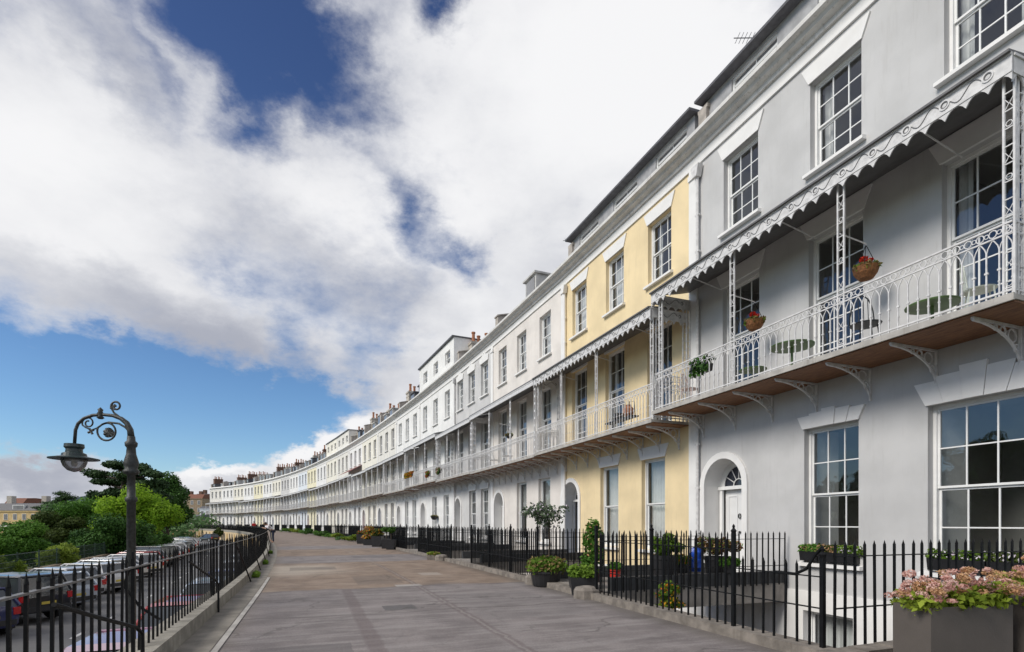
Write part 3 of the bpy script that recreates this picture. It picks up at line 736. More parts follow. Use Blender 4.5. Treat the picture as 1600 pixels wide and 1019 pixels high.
def pavement_mat():
    m, nt, out = newmat('terrace_paving')
    uv = nt.nodes.new('ShaderNodeUVMap'); uv.uv_map = 'UVMap'
    sx = N(nt, 'ShaderNodeSeparateXYZ'); nt.links.new(uv.outputs[0], sx.inputs[0]); s, d = sx.outputs[0], sx.outputs[1]
    wob = noise(nt, uv.outputs[0], .55, 3)
    sw = math_(nt, 'MULTIPLY_ADD', wob.outputs['Fac'], 1.1, math_(nt, 'SUBTRACT', s, .55))
    def band(a, b, e=.12):
        return math_(nt, 'MULTIPLY', ramp(nt, sw, a - e, a + e), math_(nt, 'SUBTRACT', 1.0, ramp(nt, sw, b - e, b + e)))
    fine = noise(nt, uv.outputs[0], 38, 5, .7); mid = noise(nt, uv.outputs[0], 1.3, 6, .65)
    streak = noise(nt, mapping(nt, uv.outputs[0], (2.6, .32, 1)), 1.6, 6, .65)
    big = noise(nt, uv.outputs[0], .35, 3)
    grey = mixrgb(nt, ramp(nt, mid.outputs['Fac'], .3, .7), (.148, .130, .128), (.232, .206, .200))
    grey = mixrgb(nt, math_(nt, 'MULTIPLY', ramp(nt, streak.outputs['Fac'], .45, .62), .55), grey, (.295, .27, .262))
    brown = mixrgb(nt, ramp(nt, mid.outputs['Fac'], .3, .72), (.18, .132, .10), (.285, .22, .172))
    brown = mixrgb(nt, math_(nt, 'MULTIPLY', ramp(nt, streak.outputs['Fac'], .5, .75), .6), brown, (.325, .27, .222))
    b1 = band(12.6, 21.4); b2 = band(26.2, 33.0, .3); b3 = ramp(nt, sw, 37.5, 38.5)
    c = mixrgb(nt, math_(nt, 'MAXIMUM', math_(nt, 'MAXIMUM', b1, b2), math_(nt, 'MULTIPLY', b3, .7)), grey, brown)
    # pale washed-out scour near the railing side on the brown section
    sc = math_(nt, 'MULTIPLY', band(16.5, 20.5, .9), math_(nt, 'SUBTRACT', 1.0, ramp(nt, math_(nt, 'MULTIPLY_ADD', wob.outputs['Fac'], 2.0, d), .6, 2.6)))
    c = mixrgb(nt, math_(nt, 'MULTIPLY', sc, .6), c, (.47, .42, .355))
    # reinstated trench strips running along the terrace
    def line(d0, w, wav=.14):
        dd = math_(nt, 'ABSOLUTE', math_(nt, 'SUBTRACT', math_(nt, 'MULTIPLY_ADD', streak.outputs['Fac'], wav, d), d0 + wav * .5))
        return math_(nt, 'SUBTRACT', 1.0, ramp(nt, dd, w * .55, w))
    l1 = math_(nt, 'MULTIPLY', line(.72, .13), math_(nt, 'SUBTRACT', 1.0, ramp(nt, sw, 12.4, 12.8)))
    l2 = math_(nt, 'MULTIPLY', line(2.33, .10), math_(nt, 'SUBTRACT', 1.0, ramp(nt, sw, 20, 20.6)))
    c = mixrgb(nt, math_(nt, 'MULTIPLY', math_(nt, 'MAXIMUM', l1, l2), .42), c, (.105, .076, .076))
    l3 = line(2.33, .03, .2); c = mixrgb(nt, math_(nt, 'MULTIPLY', l3, .35), c, (.33, .31, .29))
    # rectangular repairs of different age
    def patch(s_a, s_b, d_a, d_b, col, amt):
        nonlocal c
        f = math_(nt, 'MULTIPLY', math_(nt, 'MULTIPLY', math_(nt, 'GREATER_THAN', sj, s_a), math_(nt, 'LESS_THAN', sj, s_b)), math_(nt, 'MULTIPLY', math_(nt, 'GREATER_THAN', dj, d_a), math_(nt, 'LESS_THAN', dj, d_b)))
        c = mixrgb(nt, math_(nt, 'MULTIPLY', f, amt), c, col)
    jit = noise(nt, uv.outputs[0], 6.0, 3); sj = math_(nt, 'MULTIPLY_ADD', jit.outputs['Fac'], .12, s); dj = math_(nt, 'MULTIPLY_ADD', jit.outputs['Color'], .10, d)
    for pt in ((5.2, 6.9, -.6, .5, (.10, .092, .092), .5), (7.8, 10.9, 2.55, 4.4, (.20, .183, .18), .45), (13.4, 15.6, 1.1, 2.2, (.13, .105, .09), .5), (15.2, 16.0, 3.0, 3.6, (.36, .33, .30), .5), (18.2, 19.5, -.5, .9, (.14, .12, .105), .5), (12.62, 13.05, 1.9, 2.5, (.40, .39, .38), .6), (24.0, 25.4, 2.0, 3.8, (.11, .105, .11), .5), (29, 31, -.4, 1.4, (.17, .13, .1), .5), (9.2, 9.75, 1.2, 1.75, (.085, .083, .085), .7)):
        patch(*pt)
    # damp blotches
    bl_ = noise(nt, mapping(nt, uv.outputs[0], (.9, .45, 1)), 1.1, 6, .7)
    c = mixrgb(nt, math_(nt, 'MULTIPLY', ramp(nt, bl_.outputs['Fac'], .54, .68), .45), c, (.085, .074, .072))
    # transverse joints
    for js in (4.4, 8.9, 12.55, 17.2, 21.45, 26.2, 33.0):
        dd = math_(nt, 'ABSOLUTE', math_(nt, 'SUBTRACT', sw, js)); c = mixrgb(nt, math_(nt, 'MULTIPLY', math_(nt, 'SUBTRACT', 1.0, ramp(nt, dd, .02, .07)), .55), c, (.09, .08, .075))
    # cracks
    vo = N(nt, 'ShaderNodeTexVoronoi'); vo.feature = 'DISTANCE_TO_EDGE'; vo.inputs['Scale'].default_value = .42
    wv = N(nt, 'ShaderNodeVectorMath'); wv.operation = 'ADD'; nt.links.new(uv.outputs[0], wv.inputs[0]); nt.links.new(noise(nt, uv.outputs[0], 1.7, 5).outputs['Color'], wv.inputs[1]); nt.links.new(wv.outputs[0], vo.inputs['Vector'])
    c = mixrgb(nt, math_(nt, 'MULTIPLY', math_(nt, 'SUBTRACT', 1.0, ramp(nt, vo.outputs['Distance'], .004, .018)), math_(nt, 'MULTIPLY', ramp(nt, big.outputs['Fac'], .45, .6), .5)), c, (.06, .055, .05))
    # dark grime in the gutter at both edges and leaf litter
    ed = math_(nt, 'MULTIPLY_ADD', mid.outputs['Fac'], .5, d)
    g1 = math_(nt, 'SUBTRACT', 1.0, ramp(nt, ed, -.85, -.5)); c = mixrgb(nt, math_(nt, 'MULTIPLY', g1, .5), c, (.16, .135, .11))
    g2 = ramp(nt, ed, 4.75, 5.25); c = mixrgb(nt, math_(nt, 'MULTIPLY', g2, .55), c, (.09, .08, .065))
    fl = mixrgb(nt, ramp(nt, fine.outputs['Fac'], .3, .7), (.8, .8, .8), (1.14, 1.14, 1.14)); c = mixrgb(nt, .8, c, fl, 'MULTIPLY')
    b = N(nt, 'ShaderNodeBsdfPrincipled'); b.inputs['Roughness'].default_value = .85; b.inputs['Specular IOR Level'].default_value = .35; nt.links.new(c, b.inputs['Base Color'])
    bp = N(nt, 'ShaderNodeBump'); bp.inputs['Strength'].default_value = .35; bp.inputs['Distance'].default_value = .02
    nt.links.new(math_(nt, 'MULTIPLY_ADD', mid.outputs['Fac'], 1.2, fine.outputs['Fac']), bp.inputs['Height']); nt.links.new(bp.outputs[0], b.inputs['Normal'])
    nt.links.new(b.outputs[0], out.inputs[0]); return m
def road_mat():
    m, nt, out = newmat('road_asphalt')
    uv = nt.nodes.new('ShaderNodeUVMap'); uv.uv_map = 'UVMap'
    n1 = noise(nt, uv.outputs[0], .5, 5); n2 = noise(nt, uv.outputs[0], 30, 4)
    c = mixrgb(nt, ramp(nt, n1.outputs['Fac'], .3, .7), (.105, .105, .11), (.155, .152, .15))
    c = mixrgb(nt, .5, c, mixrgb(nt, n2.outputs['Fac'], (.7, .7, .7), (1.3, 1.3, 1.3)), 'MULTIPLY')
    b = N(nt, 'ShaderNodeBsdfPrincipled'); b.inputs['Roughness'].default_value = .8; nt.links.new(c, b.inputs['Base Color']); nt.links.new(b.outputs[0], out.inputs[0]); return m
RZ = -2.0
strip('terrace_pavement', -12, 190, 1.0, [(-1.45, -.0), (-1.02, .0), (1.0, .0), (3.0, .0), (5.02, .0)], pavement_mat())
# shallow stone drainage channel with a pale edging at the foot of the coping
GUT = surf('gutter_stone', (.225, .205, .175), .85, .3, 2.5, .3, 40)
PALE = surf('pale_edging_stone', (.42, .40, .37), .8, .25, 3, .2, 40)
strip('gutter_channel', -12, 120, .5, [(-1.45, .006), (-1.08, .005)], GUT)
strip('gutter_edging', -12, 16, .5, [(-1.06, .004), (-1.06, .012), (-.99, .012), (-.99, .004)], PALE)
strip('terrace_pavement', -12, 4.1, 1.0, [(5.02, .0), (5.9, .0)], bpy.data.materials['terrace_paving'])
strip('area_kerb', 4.1, 190, 1.0, [(5.0, -.02), (5.0, .12), (5.28, .12), (5.28, -2.7)], STONE)
strip('area_floor', -12, 190, 2.0, [(5.28, -2.6), (10.3, -2.6)], surf('area_flagstones', (.25, .24, .23), .85, .25, 2, .2, 20))
strip('lower_road', -25, 200, 1.0, [(-13.0, RZ), (-7, RZ), (-1.75, RZ)], road_mat())
ROADW = surf('worn_road_paint', (.55, .55, .54), .75, .25, 8)
for k in range(26):
    s = 10 + 3.4 * k
    mb = MB(); a = [fr(s, -6.55, RZ + .004), fr(s, -6.67, RZ + .004), fr(s + 1.1, -6.67, RZ + .004), fr(s + 1.1, -6.55, RZ + .004)]
    mb.quad(*a); o = mb.obj('road_marking', ROADW, fix=False); tag(o, kind='structure')
strip('far_kerb', -25, 160, 1.0, [(-12.5, RZ + .001), (-12.5, RZ + .12), (-13.3, RZ + .125)], surf('path_asphalt', (.2, .19, .18), .9, .2, 2))
g = MB()
g.quad((-900, -300, -2.9), (900, -300, -2.9), (900, 1500, -2.9), (-900, 1500, -2.9))
tag(g.obj('ground', surf('grassy_ground', (.07, .09, .035), .95, .4, .25, .3, 2), fix=False), kind='structure')
# hills on the skyline to the left
hb = MB()
for (x0, x1, y, h, ph) in ((-900, -300, 900, 62, .3), (-700, -120, 1100, 55, 1.9)):
    n = 40; pts = []
    for k in range(n + 1):
        t = k / n; pts.append((x0 + (x1 - x0) * t, y, -3 + h * math.sin(PI * t) * (.75 + .25 * math.sin(5 * t + ph))))
    for (a, b) in zip(pts, pts[1:]):
        hb.quad((a[0], y, -3), (b[0], y, -3), b, a); hb.quad(a, b, (b[0], y + 250, -3), (a[0], y + 250, -3))
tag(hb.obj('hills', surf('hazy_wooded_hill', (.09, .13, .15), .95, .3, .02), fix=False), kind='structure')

# retaining wall of the terrace with its row of vault doors
vm = surf('buff_vault_stone', (.58, .45, .27), .85, .15, 1.5, .2, 20, stain=.35)
mb = MB(); SB = list(range(-24, 191, 1))
for a, b in zip(SB, SB[1:]):
    mb.quad(fr(a, -1.75, RZ - .1), fr(b, -1.75, RZ - .1), fr(b, -1.75, .0), fr(a, -1.75, .0))
w0 = thing('retaining_wall', 'buff stone retaining wall under the terrace, with a row of vault doors facing the road', 'wall', fr(60, -1.75, RZ))
mb.obj('wall_face', vm, w0, world=True, fix=False)
k = 0
for j in range(46):
    s = 8 + j * 3.9
    if s > 186: break
    M = MB(); c = fr(s, -1.77, RZ); h = heading(s); T = Matrix.Translation(c) @ Matrix.Rotation(h, 4, 'Z')
    pts = [(-.62, 0)] + [(-.62 * math.cos(PI * q / 8), 1.05 + .5 * math.sin(PI * q / 8)) for q in range(9)] + [(.62, 0)]
    i0 = len(M.v)
    for y in (-.05, .03):
        for x, z in pts: M.v.append(tuple(T @ Vector((x, y, z))))
    n = len(pts)
    M.f.append(tuple(range(i0 + n, i0 + 2 * n))); M.mi.append(0)
    for q in range(n): M.f.append((i0 + q, i0 + (q + 1) % n, i0 + n + (q + 1) % n, i0 + n + q)); M.mi.append(0)
    M.obj('vault_door', surf('dark_vault_door', (.09, .075, .06), .7, .3, 2) if j % 3 else surf('ochre_vault_door', (.45, .28, .08), .7, .2, 2), w0, world=True)

# ------------------------------------------------------------------ railing along the open side of the terrace
cop = MB()
for s in np.arange(-10, 189, 1.5):
    s1 = s + 1.494; a = [(fr(t, -1.78), fr(t, -1.45)) for t in (s, (s + s1) / 2, s1)]
    for (p, q), (p2, q2) in zip(a, a[1:]):
        up = Vector((0, 0, .20))
        cop.quad(q + Vector((0, 0, -.05)), q2 + Vector((0, 0, -.05)), q2 + up, q + up); cop.quad(q + up, q2 + up, p2 + up, p + up); cop.quad(p + up, p2 + up, p2 - up, p - up)
    p, q = a[-1]; cop.quad(p + Vector((0, 0, -.05)), q + Vector((0, 0, -.05)), q + up, p + up)
    p, q = a[0]; cop.quad(q + Vector((0, 0, -.05)), p + Vector((0, 0, -.05)), p + up, q + up)
tag(cop.obj('coping', COPING, fix=False), 'stone coping kerb along the open edge of the terrace carrying the long railing', 'coping')
rail = thing('terrace_railing', 'long black spiked iron railing with raking stays along the road side of the terrace', 'railing', fr(40, -1.6, .2))
def spike_bar(mb, T, z0, z1, r=.011, tip=.09):
    mb.xbox(T @ Matrix.Translation((0, 0, z0)), 2 * r, 2 * r, z1 - z0)
    i = len(mb.v); rr = r * 1.5
    for x, y, z in ((-rr, 0, z1), (0, -rr, z1), (rr, 0, z1), (0, rr, z1), (0, 0, z1 + tip), (0, 0, z1 - .02)):
        mb.v.append(tuple(T @ Vector((x, y, z))))
    for a, b in ((0, 1), (1, 2), (2, 3), (3, 0)):
        mb.f += [(i + a, i + b, i + 4), (i + b, i + a, i + 5)]; mb.mi += [0, 0]
def frame_at(s, d): return Matrix.Translation(fr(s, d)) @ Matrix.Rotation(heading(s), 4, 'Z')
PANEL = 2.25
for k in range(83):
    s0 = 1.6 + k * PANEL; mb = MB(); nb = 13 if k < 30 else 10; q = random.Random(k)
    for j in range(0 if k % 2 else 1, nb):
        s = s0 + PANEL * j / nb
        T = frame_at(s, -1.6) @ Matrix.Rotation(q.uniform(-.012, .012), 4, 'X') @ Matrix.Rotation(q.uniform(-.008, .008), 4, 'Y')
        spike_bar(mb, T, .19, 1.09, .0095 if k < 30 else .013, .075)
    mb.obj('bar_panel', IRONB, rail, world=True); mb = MB()
    for j in range(3):
        a, b = fr(s0 + PANEL * j / 3, -1.6, 1.025), fr(s0 + PANEL * (j + 1) / 3, -1.6, 1.025)
        M = Matrix.Translation((a + b) / 2) @ Matrix.Rotation(math.atan2(b.y - a.y, b.x - a.x), 4, 'Z'); mb.xbox(M, (b - a).length, .045, .014)
    mb.obj('top_rail', IRONR, rail, world=True)
for k in range(0, 83, 2):
    s = 1.6 + k * PANEL; mb = MB(); T = frame_at(s, -1.6)
    mb.xbox(T @ Matrix.Translation((0, 0, .19)), .03, .03, .93); mb.xbox(T @ Matrix.Translation((0, 0, 1.12)), .02, .02, .06)
    mb.obj('standard', IRONB, rail, world=True)
for k, s in enumerate([5.7, 9.9, 15.0, 18.7, 22.6, 26.6] + [31 + 4.4 * j for j in range(34)]):
    mb = MB(); T = frame_at(s, -1.6)
    # local -y points to the pavement (towards the houses)
    pts = [(-1.35, -.02, .92), (-.7, -.08, .72), (-.12, -.16, .54), (-.02, -.18, .46), (0, -.18, .0)] if k < 2 else [(-1.0, -.02, .92), (0, -.22, .0)]
    mb.tube([T @ Vector(p) for p in pts], .017, 6); mb.obj('raking_stay', IRONB, rail, world=True)
# scrolled flourish on the road side of the railing beside the lamp
mb = MB(); T = frame_at(7.2, -1.6)
sc = [(.0, .03, .35), (.0, .22, .5), (.0, .38, .75), (.0, .33, .92), (0, .12, .98)]
mb.tube([T @ Vector(p) for p in sc], .016, 6); mb.obj('raking_stay', IRONB, rail, world=True)

# ------------------------------------------------------------------ area railings, bridges to the front doors
def bar_run(mb, pts, top, z0, gap, r=.011, tip=.05, curve=None):
    """straight run of bars between two plan points"""
    a, b = Vector(pts[0]), Vector(pts[1]); L = (b - a).length; n = max(1, round(L / gap)); ang = math.atan2(b.y - a.y, b.x - a.x)
    q = random.Random(int(L * 1000))
    for k in range(n + 1):
        p = a.lerp(b, k / n); T = Matrix.Translation((p.x, p.y, 0)) @ Matrix.Rotation(ang, 4, 'Z') @ Matrix.Rotation(q.uniform(-.012, .012), 4, 'Y')
        spike_bar(mb, T, z0, top, r, tip)
    for z in (top - .13, z0 + .42):
        M = Matrix.Translation(((a.x + b.x) / 2, (a.y + b.y) / 2, z)) @ Matrix.Rotation(ang, 4, 'Z'); mb.xbox(M, L, .03, .012)
BRM = surf('bridge_slab', (.24, .22, .20), .85, .3, 3, .3, 25); BRD = surf('dark_slate_edging', (.045, .047, .05), .6, .3, 6, .2, 30)
hl = ['the near grey house', 'the yellow house', 'the warm white house', 'the narrow pale grey house', 'the house with the boxy extra storey', 'the house just beyond the boxy extra storey']
for i in range(len(bounds) - 1):
    s0, s1 = bounds[i], bounds[i + 1]; Wd = s1 - s0
    nm = hl[i] if i < 6 else 'the %s house from the near end' % ordn[i - 5]
    if i == 0: b0, b1, r0 = 9.15, 11.85, 4.25
    else: b0, b1, r0 = s0 + .64 * Wd, s0 + .94 * Wd, s0 - .45 if i < 2 else s0 - .3
    far = i > 6
    br = thing('entrance_bridge', ('paved bridge to the front door of ' + nm)[:400], 'footbridge', fr((b0 + b1) / 2, 6, 0), 0, 'paved bridges over the basement areas')
    mb = MB(); q = [fr(b0, 5.285), fr(b1, 5.285), fr(b1, D - .06), fr(b0, D - .06)]
    zt, zb = Vector((0, 0, .13)), Vector((0, 0, -.28))
    mb.quad(q[0] + zt, q[3] + zt, q[2] + zt, q[1] + zt); mb.quad(q[0] + zb, q[1] + zb, q[2] + zb, q[3] + zb)
    for a, b in ((0, 1), (1, 2), (2, 3), (3, 0)): mb.quad(q[a] + zt, q[a] + zb, q[b] + zb, q[b] + zt)
    mb.obj('slab', BRM, br, world=True, fix=False)
    if not far:
        for s, sg in ((b0, 1), (b1, -1)):
            mb = MB(); a, b = fr(s + .09 * sg, 5.5), fr(s + .09 * sg, D - .1)
            M = Matrix.Translation(((a.x + b.x) / 2, (a.y + b.y) / 2, .131)) @ Matrix.Rotation(math.atan2(b.y - a.y, b.x - a.x), 4, 'Z'); mb.xbox(M, (b - a).length, .18, .26 if i < 3 else .2)
            mb.obj('edging', BRD, br, world=True)
    ar = thing('area_railing', ('black iron area railing of ' + nm)[:400], 'railing', fr((r0 + b0) / 2, 5.14, .12), 0, 'black railings round the basement areas')
    gap = .155 if i == 0 else (.12 if i < 6 else .2)
    def run(s_a, s_b, top, steps):
        for j in range(steps):
            a, b = s_a + (s_b - s_a) * j / steps, s_a + (s_b - s_a) * (j + 1) / steps
            mb = MB(); bar_run(mb, (fr(a, 5.14), fr(b, 5.14)), top, .11, gap, .0105 if not far else .018); mb.obj('bar_panel', IRONB, ar, world=True)
            pm = MB(); T = frame_at(a, 5.14); pm.xbox(T @ Matrix.Translation((0, 0, .11)), .045, .045, top - .02); pm.lathe([(.03, 0), (.04, .03), (.015, .06), (.02, .09), (.0, .12)], fr(a, 5.14, top + .09), 8); pm.obj('standard', IRONB, ar, world=True)
    if i == 0:
        run(4.25, 5.55, 1.0, 1); run(5.55, 9.15, 1.24, 2)
        mb = MB(); bar_run(mb, (fr(4.2, 5.25), fr(4.2, D - .1)), 1.22, .11, .155); mb.obj('bar_panel', IRONB, ar, world=True)
        # scrolled handrail end where the low run meets the corner standard
        mb = MB(); T = frame_at(4.25, 5.14); mb.tube([T @ Vector(p) for p in ((.65, 0, .88), (.35, 0, .88), (.2, 0, .95), (.08, 0, 1.12), (.0, 0, 1.2))], .018, 6); mb.obj('handrail', IRONB, ar, world=True)
        pm = MB(); pm.xbox(frame_at(9.15, 5.14) @ Matrix.Translation((0, 0, .11)), .05, .05, 1.3); pm.obj('standard', IRONB, ar, world=True)
    else:
        run(r0, b0, 1.24, 2 if far else 3)
        if not far:
            pm = MB(); pm.xbox(frame_at(b0, 5.14) @ Matrix.Translation((0, 0, .11)), .05, .05, 1.3); pm.obj('standard', IRONB, ar, world=True)
    if not far or i < 9:
        for s in (b0 - .03, b1 + .03):
            if i == 0 and s > b1: pass
            mb = MB(); bar_run(mb, (fr(s, 5.25), fr(s, D - .15)), 1.24, .1, .16 if i < 4 else .25); mb.obj('bar_panel', IRONB, ar, world=True)
# bridge of the next house at the right edge, carrying the trough planters
br = thing('entrance_bridge', 'paved bridge at the right edge of the picture, under the grey trough planters', 'footbridge', fr(3.0, 7, 0), 0, 'paved bridges over the basement areas')
mb = MB(); q = [fr(1.0, 5.9), fr(4.1, 5.9), fr(4.1, D - .1), fr(1.0, D - .1)]
zt, zb = Vector((0, 0, .13)), Vector((0, 0, -.28))
mb.quad(q[0] + zt, q[3] + zt, q[2] + zt, q[1] + zt); mb.quad(q[0] + zb, q[1] + zb, q[2] + zb, q[3] + zb)
for a, b in ((0, 1), (1, 2), (2, 3), (3, 0)): mb.quad(q[a] + zt, q[a] + zb, q[b] + zb, q[b] + zt)
mb.obj('slab', BRM, br, world=True, fix=False)
mb = MB(); a, b = fr(4.05, 5.0), fr(4.05, 6.6)
for j in range(4):
    p, q = a.lerp(b, j / 4 + .004), a.lerp(b, (j + 1) / 4 - .004); M = Matrix.Translation(((p.x + q.x) / 2, (p.y + q.y) / 2, -.02)) @ Matrix.Rotation(math.atan2(q.y - p.y, q.x - p.x), 4, 'Z'); mb.xbox(M, (q - p).length, .24, .145 + .008 * (j % 3))
tag(mb.obj('corner_kerb', STONE), 'rough stone corner kerb under the railing behind the big trough planter', 'kerb stone')
# worn rounded kerb blocks at the ends of the near openings
for (s, d, lb) in ((9.3, 5.02, 'worn pale kerb block at the near side of the grey house doorway bridge'), (11.95, 5.05, 'rough stone kerb block where the yellow house railing begins'), (20.9, 4.95, 'pale kerb block at the start of the warm white house railing')):
    mb = MB(); mb.lathe([(.0, 0), (.2, .0), (.2, .16), (.17, .22), (.06, .245), (0, .245)], fr(s, d, 0), 10, sx=1.3); o = mb.obj('kerb_block', STONE); tag(o, lb, 'kerb stone', 'stone kerb blocks at the bridge openings')
# ------------------------------------------------------------------ street lamp standing on the road side of the railing
def spiral(cx, cz, r0, r1, a0, turns, n=26):
    return [(cx + (r0 + (r1 - r0) * k / n) * math.cos(a0 + turns * 2 * PI * k / n), 0, cz + (r0 + (r1 - r0) * k / n) * math.sin(a0 + turns * 2 * PI * k / n)) for k in range(n + 1)]
LZ = 8.6; lp = at(205, None, LZ, RZ)
k_ = 841.3 / LZ
def lx(px): return (px - 205) / k_
def lz(py): return EYE + (818.3 - py) / k_ - RZ
lamp = thing('street_lamp', 'tall old black cast iron street lamp with scrolled arm and glass lantern, behind the railing', 'street lamp', lp, math.radians(0))
mb = MB(); zz = lz
mb.lathe([(.16, 0), (.17, .25), (.14, .3), (.135, .9), (.11, 1.0), (.068, 1.1), (.062, zz(785)), (.085, zz(783)), (.085, zz(778)), (.061, zz(776)), (.056, zz(742)), (.11, zz(740)), (.115, zz(736)), (.085, zz(733)), (.10, zz(728)), (.105, zz(722)), (.07, zz(710)), (.062, zz(700)), (.085, zz(697)), (.09, zz(692)), (.06, zz(689)), (.055, zz(682))], (0, 0, 0), 14)
mb.obj('post', LAMPM, lamp, smooth=True)
mb = MB()
arm = [(lx(205), lz(684)), (lx(203.5), lz(672)), (lx(198), lz(661)), (lx(189), lz(654)), (lx(176), lz(649.5)), (lx(160), lz(648)), (lx(145), lz(649)), (lx(131), lz(654)), (lx(122), lz(662)), (lx(118), lz(672)), (lx(116.5), lz(693))]
mb.tube([(x, 0, z) for x, z in arm], [.05, .046, .04, .034, .028, .025, .025, .025, .025, .025, .025], 8)
mb.lathe([(.03, -.07), (.055, -.05), (.03, -.02), (.05, .01), (.03, .05), (.04, .08), (.0, .12)], (lx(157), 0, lz(648)), 8)
mb.obj('arm', LAMPM, lamp, smooth=True)
mb = MB()
top = [(lx(196), 0, lz(660)), (lx(186), 0, lz(651)), (lx(178), 0, lz(645)), (lx(174), 0, lz(638))] + [(x, y, z) for x, y, z in spiral(lx(181.5), lz(635), .085, .03, math.radians(195), -1.2)]
mb.tube(top, .016, 6)
mb.tube([(lx(203), 0, lz(676)), (lx(196), 0, lz(668)), (lx(186), 0, lz(662)), (lx(170), 0, lz(660)), (lx(160), 0, lz(663)), (lx(152), 0, lz(669))] + spiral(lx(167), lz(674), .155, .13, math.radians(160), .9, 22), .016, 6)
mb.tube([(lx(152), 0, lz(669)), (lx(143), 0, lz(672)), (lx(134), 0, lz(668))] + spiral(lx(138), lz(661), .10, .03, math.radians(200), -1.35), .013, 6)
mb.obj('scroll', LAMPM, lamp, smooth=True)
mb = MB()
for q in range(9):
    a = 2 * PI * q / 9; mb.tube([(lx(169), 0, lz(676)), (lx(169) + .075 * math.cos(a), .02, lz(676) + .075 * math.sin(a))], [.012, .028], 5)
for (px_, py_) in ((142, 674), (177, 636)):
    for q in range(4):
        a = q * PI / 2 + .5; mb.tube([(lx(px_), 0, lz(py_)), (lx(px_) + .05 * math.cos(a), 0, lz(py_) + .05 * math.sin(a))], [.014, .02], 5)
mb.obj('leaf_rosette', LAMPM, lamp)
mb = MB(); hx = lx(116)
mb.lathe([(.04, lz(693)), (.13, lz(694)), (.135, lz(699)), (.11, lz(702)), (.115, lz(707)), (.16, lz(709)), (.17, lz(713)), (.335, lz(716.5)), (.335, lz(718)), (.16, lz(717)), (.0, lz(716))], (hx, 0, 0), 24)
hd = mb.obj('lantern_hood', surf('lamp_hood_green_black', (.028, .045, .045), .4, .3, 8, .1, 40), lamp, smooth=False)
gm, nt, out = newmat('lamp_globe_glass')
b = N(nt, 'ShaderNodeBsdfGlossy'); b.inputs['Roughness'].default_value = .06; t = N(nt, 'ShaderNodeBsdfTransparent'); t.inputs[0].default_value = (.75, .76, .78, 1)
dfu = N(nt, 'ShaderNodeBsdfDiffuse'); dfu.inputs[0].default_value = (.35, .36, .38, 1)
m1 = N(nt, 'ShaderNodeMixShader'); m1.inputs[0].default_value = .45; nt.links.new(t.outputs[0], m1.inputs[1]); nt.links.new(dfu.outputs[0], m1.inputs[2])
fz_ = N(nt, 'ShaderNodeFresnel'); m2 = N(nt, 'ShaderNodeMixShader'); nt.links.new(fz_.outputs[0], m2.inputs[0]); nt.links.new(m1.outputs[0], m2.inputs[1]); nt.links.new(b.outputs[0], m2.inputs[2]); nt.links.new(m2.outputs[0], out.inputs[0])
mb = MB(); mb.lathe([(.172, lz(717.5)), (.17, lz(722)), (.145, lz(729)), (.09, lz(735)), (.02, lz(737.5)), (0, lz(737.8))], (hx, 0, 0), 24); mb.obj('glass_globe', gm, lamp, smooth=True)
mb = MB(); mb.lathe([(.03, lz(729)), (.045, lz(724)), (.03, lz(718))], (hx, 0, 0), 10); mb.obj('lamp_bulb', surf('lamp_bulb_white', (.7, .68, .62), .4), lamp)

# ------------------------------------------------------------------ parked cars
CARGLASS = surf('car_glass', (.05, .058, .065), .04, .2, 2, spec=.9)
TYRE = surf('tyre_rubber', (.018, .018, .019), .8, .2, 8); RIM = surf('alloy_rim', (.42, .43, .44), .35, .1, 5, metal=.6)
TAIL = surf('red_tail_lamp', (.45, .012, .012), .25, .1, 5); HEAD = surf('headlamp_glass', (.72, .73, .74), .15, .1, 5)
TRIM = surf('black_car_trim', (.03, .03, .032), .6, .1, 5); PLATE_Y = surf('yellow_number_plate', (.62, .48, .08), .5, .05, 5); PLATE_W = surf('white_number_plate', (.75, .75, .72), .5, .05, 5)
def carpaint(name, col, metal=.2):
    m = surf('car_paint_' + name, col, .28, .04, 2, metal=metal)
    for n in m.node_tree.nodes:
        if n.type == 'BSDF_PRINCIPLED': n.inputs['Coat Weight'].default_value = .8; n.inputs['Coat Roughness'].default_value = .04
    return m
KINDS = {  # body stations (x, zbot, ztop, halfwidth); greenhouse base/roof (xr0,xf0,xr1,xf1,zb,zt)
 'hatchback': ([(-2.02, .38, .78, .68), (-1.97, .28, .92, .79), (-1.5, .22, .97, .855), (-.7, .2, .95, .87), (.8, .2, .93, .87), (1.2, .22, .89, .86), (1.75, .26, .78, .80), (1.98, .34, .60, .66)], (-1.93, 1.12, -1.55, .25, .92, 1.46), .31),
 'estate car': ([(-2.3, .38, .80, .70), (-2.25, .28, .95, .82), (-1.7, .22, .98, .89), (-.7, .2, .95, .90), (.9, .2, .93, .90), (1.35, .22, .89, .89), (2.0, .26, .76, .82), (2.26, .34, .58, .66)], (-2.2, 1.2, -1.85, .25, .92, 1.46), .32),
 'off-road car': ([(-2.18, .46, .92, .74), (-2.12, .38, 1.06, .85), (-1.6, .30, 1.09, .90), (-.7, .29, 1.06, .915), (1.0, .29, 1.04, .91), (1.4, .30, 1.0, .90), (2.0, .34, .9, .85), (2.18, .42, .7, .72)], (-2.1, 1.15, -1.86, .45, 1.04, 1.64), .36),
 'saloon': ([(-2.28, .38, .82, .70), (-2.2, .28, .98, .80), (-1.6, .22, 1.0, .88), (-.7, .2, .95, .89), (.8, .2, .93, .89), (1.3, .22, .88, .88), (2.0, .26, .76, .82), (2.28, .34, .58, .66)], (-1.75, 1.15, -1.0, .2, .93, 1.42), .32),
}
